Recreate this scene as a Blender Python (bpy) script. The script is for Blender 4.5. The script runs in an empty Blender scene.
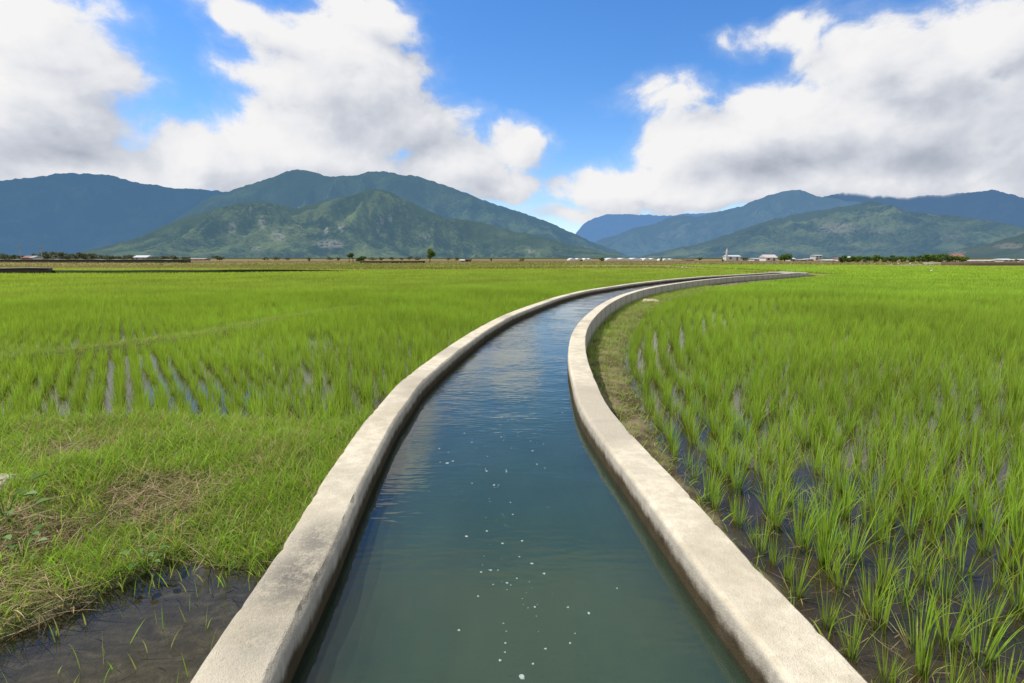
import bpy, bmesh, math, random
import numpy as np
R = math.radians
random.seed(7); RNG = np.random.default_rng(7)
scene = bpy.context.scene
col = scene.collection

# ------------------------------------------------------------------ camera
F, W, HH = 540.0, 1024, 683
YH = 257.5                       # horizon row
TILT = math.atan((341.5 - YH) / F)
CAMZ = 1.85
WALLTOP = 0.45
WATER_Z = 0.28
cam_d = bpy.data.cameras.new('camera'); cam = bpy.data.objects.new('camera', cam_d); col.objects.link(cam)
cam_d.sensor_width = 36.0; cam_d.lens = 36.0 * F / W
cam_d.clip_start = 0.05; cam_d.clip_end = 60000
cam.location = (0, 0, CAMZ); cam.rotation_euler = (R(90) - TILT, 0, 0)
scene.camera = cam
scene.view_settings.view_transform = 'Standard'
scene.view_settings.look = 'None'
scene.view_settings.exposure = 0
scene.render.engine = 'CYCLES'
scene.cycles.transparent_max_bounces = 16
scene.cycles.max_bounces = 8

def survey(px, py, h):
    """a measured point of the photograph dropped on the horizontal plane h below the lens"""
    yp = (py - 341.5) / F; xp = (px - 512) / F
    fw = math.cos(TILT) - yp * math.sin(TILT); dn = math.sin(TILT) + yp * math.cos(TILT)
    s = h / dn
    return (xp * s, fw * s)
def azel(px, py):
    yp = (py - 341.5) / F; xp = (px - 512) / F
    fw = math.cos(TILT) - yp * math.sin(TILT); up = -math.sin(TILT) - yp * math.cos(TILT)
    return math.atan2(xp, fw), math.atan2(up, math.hypot(xp, fw))
def gx(px, dist):                 # ground x of something seen at column px at forward distance dist
    return (px - 512) / F * dist / 1.012

# ------------------------------------------------------------------ numpy helpers
def _hash(ix, iy, seed):
    h = (ix.astype(np.int64) * 374761393 + iy.astype(np.int64) * 668265263 + seed * 1274126177) & 0xffffffff
    h = ((h ^ (h >> 13)) * 1274126177) & 0xffffffff
    h = h ^ (h >> 16)
    return (h & 0xffff) / 65535.0
def vnoise(x, y, seed=0):
    x = np.asarray(x, float); y = np.asarray(y, float)
    ix = np.floor(x); iy = np.floor(y); fx = x - ix; fy = y - iy
    fx = fx * fx * fx * (fx * (fx * 6 - 15) + 10); fy = fy * fy * fy * (fy * (fy * 6 - 15) + 10)
    a = _hash(ix, iy, seed); b = _hash(ix + 1, iy, seed); c = _hash(ix, iy + 1, seed); d = _hash(ix + 1, iy + 1, seed)
    return (a * (1 - fx) + b * fx) * (1 - fy) + (c * (1 - fx) + d * fx) * fy
def fbm(x, y, octv=4, seed=0, gain=.5):
    t = 0; a = 1; n = 0
    for o in range(octv):
        t = t + a * vnoise(x * 2 ** o + 17.3 * o, y * 2 ** o - 9.1 * o, seed + o); n += a; a *= gain
    return t / n
def ridged(x, y, octv=5, seed=0):
    t = 0; a = 1; n = 0
    for o in range(octv):
        t = t + a * (1 - np.abs(2 * vnoise(x * 2 ** o + 7.7 * o, y * 2 ** o + 3.1 * o, seed + o) - 1)); n += a; a *= .5
    return t / n
def sstep(a, b, x):
    t = np.clip((x - a) / (b - a), 0, 1); return t * t * (3 - 2 * t)

def link_mesh(name, V, faces, mat, parent=None, smooth=False, attrs=None, uv=None):
    """faces: list of int arrays (each array n x k)"""
    me = bpy.data.meshes.new(name)
    V = np.ascontiguousarray(V, dtype=np.float32)
    me.vertices.add(len(V)); me.vertices.foreach_set('co', V.ravel())
    faces = [np.asarray(f, dtype=np.int32) for f in faces if len(f)]
    loops = np.concatenate([f.ravel() for f in faces]) if faces else np.zeros(0, np.int32)
    counts = np.concatenate([np.full(len(f), f.shape[1], np.int32) for f in faces]) if faces else np.zeros(0, np.int32)
    starts = np.concatenate([[0], np.cumsum(counts)[:-1]]).astype(np.int32) if len(counts) else counts
    me.loops.add(len(loops)); me.loops.foreach_set('vertex_index', loops)
    me.polygons.add(len(counts)); me.polygons.foreach_set('loop_start', starts)
    if smooth and len(counts): me.polygons.foreach_set('use_smooth', np.ones(len(counts), bool))
    if attrs:
        for k, v in attrs.items():
            a = me.attributes.new(k, 'FLOAT', 'POINT'); a.data.foreach_set('value', np.asarray(v, np.float32).ravel())
    if uv is not None:
        l = me.uv_layers.new(name='UVMap')
        l.data.foreach_set('uv', np.asarray(uv, np.float32)[loops].ravel())
    me.update(calc_edges=True); me.validate()
    if mat is not None: me.materials.append(mat)
    o = bpy.data.objects.new(name, me); col.objects.link(o)
    if parent is not None: o.parent = parent
    return o
def tag(o, label=None, cat=None, group=None, kind=None):
    if label: o['label'] = label
    if cat: o['category'] = cat
    if group: o['group'] = group
    if kind: o['kind'] = kind
    return o
def thing(name, label, cat, loc, rz=0, group=None):
    o = bpy.data.objects.new(name, None); col.objects.link(o)
    o.empty_display_size = .2
    o.location = loc; o.rotation_euler = (0, 0, rz)
    return tag(o, label, cat, group)
def grid_faces(nu, nv):
    i = np.arange(nu - 1)[:, None] * nv + np.arange(nv - 1)[None, :]
    i = i.ravel()
    return np.stack([i, i + nv, i + nv + 1, i + 1], 1)

class MB:
    """collects boxes, prisms and tubes into one mesh"""
    def __init__(s): s.v = []; s.f = []
    def poly(s, pts, faces):
        b = len(s.v); s.v += [tuple(p) for p in pts]; s.f += [tuple(b + i for i in f) for f in faces]
    def box(s, x0, x1, y0, y1, z0, z1):
        s.poly([(x0,y0,z0),(x1,y0,z0),(x1,y1,z0),(x0,y1,z0),(x0,y0,z1),(x1,y0,z1),(x1,y1,z1),(x0,y1,z1)],
               [(3,2,1,0),(4,5,6,7),(0,1,5,4),(1,2,6,5),(2,3,7,6),(3,0,4,7)])
    def gable(s, x0, x1, y0, y1, z0, z1):   # ridge along x
        ym = (y0 + y1) / 2
        s.poly([(x0,y0,z0),(x1,y0,z0),(x1,y1,z0),(x0,y1,z0),(x0,ym,z1),(x1,ym,z1)],
               [(3,2,1,0),(0,1,5,4),(2,3,4,5),(1,2,5),(3,0,4)])
    def tube(s, pts, radii, n=7):
        rings = []
        for k, (p, r) in enumerate(zip(pts, radii)):
            a = np.array(pts[max(k-1,0)]); c = np.array(pts[min(k+1,len(pts)-1)]); d = c - a; d = d / (np.linalg.norm(d) + 1e-9)
            u = np.cross(d, (0,1,0) if abs(d[1]) < .9 else (1,0,0)); u /= np.linalg.norm(u); w = np.cross(d, u)
            b = len(s.v); rings.append(b)
            s.v += [tuple(np.array(p) + r * (math.cos(2*math.pi*i/n) * u + math.sin(2*math.pi*i/n) * w)) for i in range(n)]
        for a, b in zip(rings, rings[1:]):
            s.f += [(a+i, a+(i+1)%n, b+(i+1)%n, b+i) for i in range(n)]
        s.f.append(tuple(rings[-1] + i for i in range(n))); s.f.append(tuple(rings[0] + n-1-i for i in range(n)))
    def build(s, name, mat, parent=None, bevel=0):
        me = bpy.data.meshes.new(name); me.from_pydata(s.v, [], s.f); me.validate()
        if mat: me.materials.append(mat)
        bm = bmesh.new(); bm.from_mesh(me)
        bmesh.ops.recalc_face_normals(bm, faces=bm.faces)
        if bevel: bmesh.ops.bevel(bm, geom=list(bm.edges), offset=bevel, segments=1, affect='EDGES')
        bm.to_mesh(me); bm.free()
        o = bpy.data.objects.new(name, me); col.objects.link(o)
        if parent is not None: o.parent = parent
        return o

# ------------------------------------------------------------------ node helpers
class NT:
    def __init__(s, tree): s.t = tree; s.n = tree.nodes; s.l = tree.links
    def new(s, typ, **kw):
        n = s.n.new(typ)
        for k, v in kw.items(): setattr(n, k, v)
        return n
    def put(s, sock, v):
        if isinstance(v, bpy.types.NodeSocket): s.l.new(v, sock)
        elif v is not None:
            if sock.type == 'RGBA' and len(v) == 3: v = (*v, 1)
            sock.default_value = v
    def math(s, op, a, b=None, c=None, clamp=False):
        n = s.new('ShaderNodeMath', operation=op, use_clamp=clamp)
        s.put(n.inputs[0], a)
        if b is not None: s.put(n.inputs[1], b)
        if c is not None: s.put(n.inputs[2], c)
        return n.outputs[0]
    def vmath(s, op, a, b=None, out=0):
        n = s.new('ShaderNodeVectorMath', operation=op); s.put(n.inputs[0], a)
        if b is not None: s.put(n.inputs[1], b)
        return n.outputs[out]
    def mix(s, fac, a, b, blend='MIX'):
        n = s.new('ShaderNodeMix', data_type='RGBA', blend_type=blend)
        s.put(n.inputs[0], fac); s.put(n.inputs[6], a); s.put(n.inputs[7], b); return n.outputs[2]
    def noise(s, vec, scale, detail=4, rough=.5, out=0, dist=0):
        n = s.new('ShaderNodeTexNoise'); s.put(n.inputs['Vector'], vec)
        n.inputs['Scale'].default_value = scale; n.inputs['Detail'].default_value = detail
        n.inputs['Roughness'].default_value = rough; n.inputs['Distortion'].default_value = dist
        return n.outputs[out]
    def ramp(s, fac, stops):
        n = s.new('ShaderNodeValToRGB'); s.put(n.inputs[0], fac); cr = n.color_ramp
        while len(cr.elements) < len(stops): cr.elements.new(.5)
        for e, (p, c) in zip(cr.elements, stops): e.position = p; e.color = (*c, 1) if len(c) == 3 else c
        return n.outputs[0]
    def rng(s, v, a, b, c=0, d=1, smooth=True):
        n = s.new('ShaderNodeMapRange', interpolation_type='SMOOTHSTEP' if smooth else 'LINEAR'); s.put(n.inputs[0], v)
        for i, q in enumerate((a, b, c, d)): n.inputs[i+1].default_value = q
        return n.outputs[0]
    def attr(s, name, out='Fac'):
        n = s.new('ShaderNodeAttribute', attribute_name=name); return n.outputs[out]
    def bump(s, h, strength=.3, dist=.02, normal=None):
        n = s.new('ShaderNodeBump'); s.put(n.inputs['Height'], h); n.inputs['Strength'].default_value = strength
        n.inputs['Distance'].default_value = dist
        if normal is not None: s.l.new(normal, n.inputs['Normal'])
        return n.outputs[0]
def mat_new(name):
    m = bpy.data.materials.new(name); m.use_nodes = True; m.node_tree.nodes.clear()
    t = NT(m.node_tree); out = t.new('ShaderNodeOutputMaterial'); return m, t, out
def principled(t, colr, rough=.8, normal=None, spec=.3, **kw):
    p = t.new('ShaderNodeBsdfPrincipled'); t.put(p.inputs['Base Color'], colr); t.put(p.inputs['Roughness'], rough)
    p.inputs['Specular IOR Level'].default_value = spec
    if normal is not None: t.l.new(normal, p.inputs['Normal'])
    for k, v in kw.items(): t.put(p.inputs[k], v)
    return p.outputs[0]
def simple_mat(name, c, rough=.8, var=.25, scale=3.0, spec=.2):
    m, t, out = mat_new(name)
    tc = t.new('ShaderNodeTexCoord').outputs['Object']
    n = t.noise(tc, scale, 5, .6)
    c2 = tuple(x * (1 - var) for x in c); c3 = tuple(min(1, x * (1 + var)) for x in c)
    t.l.new(principled(t, t.mix(n, c2, c3), rough, spec=spec), out.inputs[0]); return m

# ------------------------------------------------------------------ world: sky + clouds
SUN_EL, SUN_AZ = R(57), R(-84)       # azimuth measured from +y (view) towards +x
sun_dir = np.array([math.sin(SUN_AZ) * math.cos(SUN_EL), math.cos(SUN_AZ) * math.cos(SUN_EL), math.sin(SUN_EL)])
sun_d = bpy.data.lights.new('sun', 'SUN'); sun_d.energy = 4.2; sun_d.angle = R(.53); sun_d.color = (1, .955, .88)
sun = bpy.data.objects.new('sun', sun_d); col.objects.link(sun)
from mathutils import Vector
sun.rotation_euler = Vector(sun_dir).to_track_quat('Z', 'Y').to_euler()

world = bpy.data.worlds.new('World'); scene.world = world; world.use_nodes = True
wt = world.node_tree; wt.nodes.clear(); t = NT(wt)
SKYS = 0.1
CLOUDS = [  # centre column, row, half width, half height in the photo's sky, turned into azimuth / elevation
 (0,115,185,105,1.),(70,70,95,55,.9),(60,160,170,45,1.),(30,15,120,50,.9),(190,155,80,38,.8),(250,172,120,34,.9),
 (345,95,100,75,1.),(320,45,90,38,.75),(365,22,60,34,.7),(265,28,60,20,.55),(400,130,85,55,1.),(320,160,150,45,1.),(450,165,85,36,.9),(510,150,48,24,.6),(500,186,50,18,.7),(262,78,50,18,.45),
 (920,105,180,80,1.),(985,40,120,65,1.),(790,130,105,62,1.),(715,150,100,55,.95),(625,185,85,28,.85),(665,105,55,26,.5),(860,172,260,42,1.),(1010,150,160,70,1.),(860,60,80,38,.7),(690,195,130,26,.9),(565,212,46,14,.55),(800,30,70,22,.35)]
GREYS = [(60,145,150,36,.7),(10,105,70,45,.3),(350,112,62,42,.55),(300,178,200,14,.35),(925,92,95,32,.8),(1005,62,60,16,.7),(800,165,150,30,.6),(930,172,210,34,.75),(420,150,70,25,.4),(640,208,70,10,.3)]
tc = t.new('ShaderNodeTexCoord').outputs['Generated']
sp = t.new('ShaderNodeSeparateXYZ'); t.l.new(tc, sp.inputs[0])
az = t.math('ARCTAN2', sp.outputs[0], sp.outputs[1])
el = t.math('ARCSINE', sp.outputs[2])
cb = t.new('ShaderNodeCombineXYZ'); t.l.new(az, cb.inputs[0]); t.l.new(el, cb.inputs[1])
UV = cb.outputs[0]
def ell_field(t, uv, ells):
    cur = None
    for (cx, cy, rx, ry, w) in ells:
        a0, e0 = azel(cx, cy); a1, _ = azel(cx + rx*.5, cy); a2, _ = azel(cx - rx*.5, cy); _, e1 = azel(cx, cy - ry)
        d = t.vmath('SUBTRACT', uv, (a0, e0, 0)); d = t.vmath('MULTIPLY', d, (1/(a1-a2), 1/abs(e1-e0), 0))
        L = t.vmath('LENGTH', d, out=1)
        v = t.math('MULTIPLY', t.math('SUBTRACT', 1.0, L), w)
        cur = v if cur is None else t.math('SMOOTH_MAX', cur, v, .12)
    return cur
def cloud_group(name, fine):
    grp = bpy.data.node_groups.new(name, 'ShaderNodeTree')
    grp.interface.new_socket('UV', in_out='INPUT', socket_type='NodeSocketVector')
    grp.interface.new_socket('D', in_out='OUTPUT', socket_type='NodeSocketFloat')
    g = NT(grp); gi = g.new('NodeGroupInput'); go = g.new('NodeGroupOutput')
    warp = g.vmath('SCALE', g.vmath('SUBTRACT', g.noise(gi.outputs[0], 4.5, 3 if fine else 1, .5, out=1), (.5,.5,.5)), None)
    warp.node.inputs['Scale'].default_value = .10
    uvw = g.vmath('ADD', gi.outputs[0], warp)
    Mf = ell_field(g, uvw, CLOUDS)
    sv = g.vmath('MULTIPLY', uvw, (1, 1.35, 0))
    D = g.math('ADD', g.math('MULTIPLY', Mf, 1.0), g.math('MULTIPLY', g.math('SUBTRACT', g.noise(sv, 6.0, 10 if fine else 4, .64), .5), 1.55))
    if fine:
        vor = g.new('ShaderNodeTexVoronoi', feature='SMOOTH_F1'); g.l.new(g.vmath('ADD', sv, g.vmath('MULTIPLY', g.noise(sv, 14, 5, .6, out=1), (.07,.07,0))), vor.inputs['Vector'])
        vor.inputs['Scale'].default_value = 11; vor.inputs['Smoothness'].default_value = .5
        D = g.math('ADD', D, g.math('MULTIPLY', g.math('SUBTRACT', .45, vor.outputs[0]), .38))
        v2 = g.new('ShaderNodeTexVoronoi', feature='SMOOTH_F1'); g.l.new(g.vmath('ADD', sv, g.vmath('MULTIPLY', g.noise(sv, 30, 4, .6, out=1), (.03,.03,0))), v2.inputs['Vector'])
        v2.inputs['Scale'].default_value = 29; v2.inputs['Smoothness'].default_value = .5
        D = g.math('ADD', D, g.math('MULTIPLY', g.math('SUBTRACT', .45, v2.outputs[0]), .20))
    g.l.new(D, go.inputs[0]); return grp
GF, GC = cloud_group('cloud density', True), cloud_group('cloud density soft', False)
def cd(grp, uv):
    n = t.new('ShaderNodeGroup'); n.node_tree = grp; t.l.new(uv, n.inputs[0]); return n.outputs[0]
D0 = cd(GF, UV); D1 = cd(GC, t.vmath('ADD', UV, (-.05, .042, 0)))
alpha = t.math('ADD', t.math('MULTIPLY', t.rng(D0, -.30, .22), .26), t.math('MULTIPLY', t.rng(D0, -.03, .27), .74))
shade = t.math('SUBTRACT', D1, D0)
grey = t.rng(ell_field(t, t.vmath('ADD', UV, t.vmath('MULTIPLY', t.vmath('SUBTRACT', t.noise(UV, 7, 5, .6, out=1), (.5,.5,.5)), (.22,.12,0))), GREYS), -.10, .85)
thick = t.rng(D0, .25, 1.3)
light = t.math('SUBTRACT', t.math('ADD', .67, t.math('MULTIPLY', t.noise(t.vmath('MULTIPLY', UV, (1, 1.5, 1)), 13, 6, .62), .24)), t.math('MULTIPLY', shade, .52))
light = t.math('SUBTRACT', light, t.math('MULTIPLY', grey, .36))
light = t.math('SUBTRACT', light, t.math('MULTIPLY', thick, .12), clamp=True)
ccol = t.ramp(light, [(0, (.30,.34,.42)), (.3, (.46,.50,.58)), (.58, (.66,.69,.76)), (.82, (.87,.88,.91)), (1, (.97,.96,.96))])
ccol = t.vmath('SCALE', ccol); ccol.node.inputs['Scale'].default_value = .95 / SKYS
sky = t.new('ShaderNodeTexSky', sky_type='NISHITA'); sky.sun_disc = False
sky.sun_elevation = SUN_EL; sky.sun_rotation = SUN_AZ; sky.altitude = 200; sky.air_density = 1.0; sky.dust_density = .4; sky.ozone_density = 2.0
skc = t.new('ShaderNodeHueSaturation'); skc.inputs['Saturation'].default_value = 1.30; skc.inputs['Value'].default_value = 1.66
t.l.new(sky.outputs[0], skc.inputs['Color'])
skyc = t.mix(1.0, skc.outputs[0], (.90, .97, 1.12), 'MULTIPLY')
bg = t.new('ShaderNodeBackground'); t.l.new(t.mix(alpha, skyc, ccol), bg.inputs[0]); bg.inputs[1].default_value = SKYS
# the rest of the dome: simple scattered cloud
simple = t.mix(t.rng(t.noise(UV, 2.5, 4, .55), .30, .52), t.mix(.35, skyc, (3.2, 4.2, 5.4)), (6.4, 6.5, 6.7))
bg2 = t.new('ShaderNodeBackground'); t.l.new(simple, bg2.inputs[0]); bg2.inputs[1].default_value = SKYS
front = t.math('MULTIPLY', t.rng(t.math('ABSOLUTE', az), 1.25, 1.05), t.rng(el, .62, .46))
front = t.math('MULTIPLY', front, t.rng(el, -.10, -.04))
wmx = t.new('ShaderNodeMixShader'); t.l.new(front, wmx.inputs[0]); t.l.new(bg2.outputs[0], wmx.inputs[1]); t.l.new(bg.outputs[0], wmx.inputs[2])
wo = t.new('ShaderNodeOutputWorld'); t.l.new(wmx.outputs[0], wo.inputs[0])
world.cycles.sampling_method = 'MANUAL'; world.cycles.sample_map_resolution = 512

# ------------------------------------------------------------------ canal lines (plan)
H1 = CAMZ - WALLTOP
LO_P = [(187,683),(221,631.5),(248,594),(278,551),(322,480),(348,443),(366,418),(383,400),(397,383.5),(421,365),(448,346),(475,329),(502.5,315),(527,306),(554,297),(581,290.5)]
RO_P = [(871.6,683),(821,629.6),(777.5,587.6),(730,537),(680,483),(640,442.5),(620.6,421),(606,404),(594.6,377),(588,361.5),(585.9,349),(585.7,334.5),(589,325),(597,314.5),(608.6,304),(626,295),(649,288.2),(672,284.2),(702.5,280),(733,277),(768.5,274.8),(800,272.6)]
def ext(P):                        # extend behind the camera along the first segment
    a, b = np.array(P[0]), np.array(P[1]); d = (a - b) / np.linalg.norm(a - b)
    return [tuple(a + d * 4.5)] + P
RO = ext([survey(x, y, H1) for x, y in RO_P])
far_dir = (np.array(RO[-1]) - np.array(RO[-3])); far_dir /= np.linalg.norm(far_dir)
RO += [tuple(np.array(RO[-1]) + far_dir * s + np.array((.004*s*s, 0))) for s in (4, 8)]
LO = ext([survey(x, y, H1) for x, y in LO_P])
# beyond the measured part the left wall runs parallel to the right one, 2.26 m away
ROa = np.array(RO); tg = np.gradient(ROa, axis=0); tg /= np.linalg.norm(tg, axis=1)[:, None]
off = ROa + 2.26 * np.stack([-tg[:, 1], tg[:, 0]], 1)
LO += [tuple(p) for p in off if p[1] > LO[-1][1] + 3]
def resample(P, step, smooth):
    P = np.array(P); d = np.concatenate([[0], np.cumsum(np.linalg.norm(np.diff(P, axis=0), axis=1))])
    s = np.arange(0, d[-1], .05); Q = np.stack([np.interp(s, d, P[:, 0]), np.interp(s, d, P[:, 1])], 1)
    for k in smooth:               # gaussian-like smoothing, width grows with distance
        w = np.clip(Q[:, 1] * .05, .1, 1.5) * k
        out = Q.copy()
        cs = np.cumsum(np.vstack([[0, 0], Q]), axis=0); n = len(Q)
        for i in range(n):
            r = int(w[i] / .05); r = min(r, i, n - 1 - i)
            out[i] = (cs[i + r + 1] - cs[i - r]) / (2 * r + 1)
        Q = out
    return Q
RQ = resample(RO, .05, (1.6, 1.2, 1)); LQ = resample(LO, .05, (.9, .7, .5))
fR = lambda y: np.interp(y, RQ[:, 1], RQ[:, 0]); fL = lambda y: np.interp(y, LQ[:, 1], LQ[:, 0])
def cosf(Q):
    d = np.gradient(Q, axis=0); return d[:, 1] / np.linalg.norm(d, axis=1)
cR = cosf(RQ); cL = cosf(LQ)
def dR(x, y): return (x - fR(y)) * np.interp(y, RQ[:, 1], cR)
def dL(x, y): return (fL(y) - x) * np.interp(y, LQ[:, 1], cL)

CAN_END = min(RQ[-1, 1], LQ[-1, 1]) - 4.5
# ------------------------------------------------------------------ ground
BUND = np.array([(-16,3.5),(-12,6.6),(-9.0,9.5),(-8.0,10.5),(-7.2,12.3),(-6.7,15.7),(-5.85,18.8),(-4.6,23.5)])
def seg_dist(x, y, P):
    best = np.full(np.shape(x), 1e9)
    for a, b in zip(P, P[1:]):
        d = b - a; u = np.clip(((x - a[0]) * d[0] + (y - a[1]) * d[1]) / (d @ d), 0, 1)
        best = np.minimum(best, np.hypot(x - a[0] - u * d[0], y - a[1] - u * d[1]))
    return best
def verge_w(y): return np.interp(y, [2, 4, 7, 10, 20, 32], [.36, .48, .64, .74, 1.2, 1.6])
def edge_y(x): return 5.45 + .10 * np.sin(x * 1.3) + .12 * (x + 3)     # near edge of the left paddy
def ditch_mask(x, y):
    nz = (vnoise(x * 3, y * 3, 5) - .5) * .22
    xd = np.interp(y, [1.0, 2.0, 2.53, 2.9, 3.1], [-2.55, -2.55, -2.38, -2.2, -2.05])
    return sstep(-.12, .12, 3.02 + nz - y) * sstep(-.12, .12, x - xd + nz)
def zones(x, y):
    """height and zone weights of the ground"""
    r, l = dR(x, y), dL(x, y)
    inside = (r < -.13) & (l < -.13) & (y < CAN_END)
    right = r > -.13
    nz = fbm(x * .8, y * .8, 4, 11) - .5; nf = fbm(x * 6, y * 6, 3, 12) - .5
    mud = -.045 + .055 * nz + .03 * nf
    z = mud.copy()
    # right verge
    w = verge_w(y); vg = (1 - sstep(w - .22, w + .18, r + .25 * nz)) * right
    z = z + vg * (np.interp(y, [6, 14], [.10, .095]) + .05 * nf)
    # left: strip of grass, ditch, bund, verge along the wall
    left = ~right & ~inside
    ey = edge_y(x)
    strip = (1 - sstep(-.22, .25, y - ey + .5 * nz)) * left
    dt = ditch_mask(x, y) * left
    hump = sstep(3.0, 4.0, y) * .10 + .10 * sstep(-2.3, -3.6, x)
    z = z + strip * (.10 + hump + .10 * nz + .04 * nf)
    z = z * (1 - dt) + dt * (-.075 + .035 * nz + .03 * nf)
    bd = seg_dist(x, y, BUND); bw = (1 - sstep(.12, .42, bd + .3 * nz)) * left * (1 - sstep(17, 23, y))
    z = z + bw * (.16 + .05 * nf)
    lv = (1 - sstep(.1, .3, l)) * left * (y > 3.2)
    z = z + lv * .06
    bed = -.56 + .30 * np.exp(-np.maximum(np.minimum(-r, -l) - .15, 0) / .22) + .06 * nz + .03 * nf
    z = np.where(inside, bed, z)
    far = sstep(45, 60, np.hypot(x, y))
    z = z * (1 - far)
    z = np.where(inside, bed, z)
    grass = np.clip(strip * (1 - dt) + bw + lv, 0, 1)
    return z, inside, vg, grass, dt
def geo(start, first, ratio, end):
    o = []; s = first; v = start
    while v < end: v += s; o.append(v); s *= ratio
    return o
st = .11
xf = np.arange(-14, 30, st); yf = np.arange(-3.5, 53, st)
xs = np.array([-v for v in geo(14, .2, 1.22, 14000)][::-1] + list(xf) + geo(xf[-1], .2, 1.22, 14000))
ys = np.array([-v for v in geo(3.5, .3, 1.4, 3000)][::-1] + list(yf) + geo(yf[-1], .2, 1.18, 14000))
X, Y = np.meshgrid(xs, ys, indexing='ij')
Z, IN, VG, GR, DT = zones(X, Y)
gm, t, out = mat_new('ground soil and fields')
pos = t.new('ShaderNodeNewGeometry').outputs['Position']
a_g, a_v, a_d, a_b = t.attr('grass'), t.attr('verge'), t.attr('ditch'), t.attr('bed')
nA = t.noise(pos, 2.2, 6, .6); nB = t.noise(pos, 14, 5, .65); nC = t.noise(pos, 45, 4, .7)
mudc = t.mix(nB, (.030,.022,.013), (.090,.066,.040))
mudc = t.mix(t.rng(nA, .4, .65), mudc, (.040,.040,.018))
grassc = t.mix(nB, (.060,.080,.018), (.13,.15,.035))
grassc = t.mix(t.rng(nA, .5, .7), grassc, (.13,.10,.05))
vergec = t.mix(t.rng(nA, .40, .62), t.mix(nC, (.05,.035,.018), (.10,.07,.035)), t.mix(nC, (.13,.11,.055), (.36,.29,.17)))
ystretch = t.vmath('MULTIPLY', pos, (2.6, 5, 1))
alg = t.noise(t.vmath('ADD', ystretch, t.vmath('MULTIPLY', t.noise(pos, 3, 3, .5, out=1), (1.5,1.5,0))), 3.2, 7, .7)
ditchc = t.ramp(alg, [(.28,(.03,.028,.02)),(.48,(.060,.058,.042)),(.60,(.095,.092,.065)),(.78,(.20,.19,.14))])
c = t.mix(a_g, mudc, grassc); c = t.mix(a_v, c, vergec); c = t.mix(a_d, c, ditchc)
bedc = t.mix(t.noise(pos, 2.5, 5, .6), (.075,.120,.070), (.135,.185,.115))
c = t.mix(a_b, c, bedc)
# far farmland: fallow, straw and green strips
fs = t.vmath('MULTIPLY', pos, (.006, .045, 0))
nF = t.noise(fs, 1, 3, .5); nG = t.noise(t.vmath('MULTIPLY', pos, (.02, .15, 0)), 1, 5, .65)
farc = t.ramp(nF, [(.30,(.150,.210,.028)),(.42,(.21,.235,.050)),(.50,(.27,.215,.095)),(.58,(.17,.21,.035)),(.68,(.26,.22,.11))])
farc = t.mix(t.rng(nG, .35, .7), farc, t.mix(.5, farc, (.26,.23,.11)))
yy = t.new('ShaderNodeSeparateXYZ'); t.l.new(pos, yy.inputs[0])
brown = t.rng(t.math('ADD', yy.outputs[1], t.math('MULTIPLY', t.math('SUBTRACT', nF, .5), 160)), 150, 250)
farc = t.mix(brown, farc, t.mix(nG, (.16,.125,.075), (.28,.215,.14)))
farc = t.mix(t.rng(yy.outputs[1], 420, 900), farc, (.055,.075,.035))
dist = t.vmath('LENGTH', pos, out=1)
c = t.mix(t.rng(dist, 46, 62), c, farc)
rgh = t.mix(a_d, t.mix(t.math('ADD', a_g, a_v, clamp=True), (.45,.45,.45), (.95,.95,.95)), (.9,.9,.9))
bmp = t.bump(t.math('ADD', t.math('MULTIPLY', nB, .6), t.math('MULTIPLY', nC, .4)), .8, .04)
sp_ = t.rng(dist, 40, 60, .25, 0)
pg = principled(t, c, rgh, bmp); t.l.new(sp_, pg.node.inputs['Specular IOR Level'])
t.l.new(pg, out.inputs[0])
ground = link_mesh('ground', np.stack([X, Y, Z], -1).reshape(-1, 3), [grid_faces(len(xs), len(ys))], gm, smooth=True,
                   attrs=dict(grass=GR, verge=VG, ditch=DT, bed=IN.astype(float)))
tag(ground, 'dark wet mud, grass banks and straw coloured fallow fields of the valley floor', 'ground', kind='structure')

# flooded paddy water: a sheet at z = 0 over the near fields, cut along the canal walls
i0, i1 = np.searchsorted(xs, -14), np.searchsorted(xs, 29.9); j0, j1 = np.searchsorted(ys, -3.4), np.searchsorted(ys, 52.8)
Xw, Yw = X[i0:i1, j0:j1], Y[i0:i1, j0:j1]; INw = ((dR(Xw, Yw) < -.06) & (dL(Xw, Yw) < -.06))
fw_ = grid_faces(*Xw.shape); keep = ~INw.ravel()[fw_].any(1); fw_ = fw_[keep]
used = np.unique(fw_); remap = np.zeros(Xw.size, int); remap[used] = np.arange(len(used))
pw, t, out = mat_new('shallow paddy water')
pos = t.new('ShaderNodeNewGeometry').outputs['Position']
bn = t.bump(t.noise(pos, 9, 3, .5), .03, .01)
fr = t.new('ShaderNodeFresnel'); fr.inputs['IOR'].default_value = 1.33; t.l.new(bn, fr.inputs['Normal'])
gl = t.new('ShaderNodeBsdfGlossy'); gl.inputs['Roughness'].default_value = .03; gl.inputs['Color'].default_value = (1,1,1,1); t.l.new(bn, gl.inputs['Normal'])
tr = t.new('ShaderNodeBsdfTransparent'); tr.inputs[0].default_value = (.84,.80,.72,1)
mx = t.new('ShaderNodeMixShader'); t.l.new(t.math('MULTIPLY', fr.outputs[0], 1.0), mx.inputs[0]); t.l.new(tr.outputs[0], mx.inputs[1]); t.l.new(gl.outputs[0], mx.inputs[2])
t.l.new(mx.outputs[0], out.inputs[0])
Vw = np.stack([Xw.ravel()[used], Yw.ravel()[used], np.zeros(len(used))], 1)
tag(link_mesh('paddy_water', Vw, [remap[fw_]], pw), 'shallow water lying over the mud of the rice paddies', 'water', kind='structure')

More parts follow.
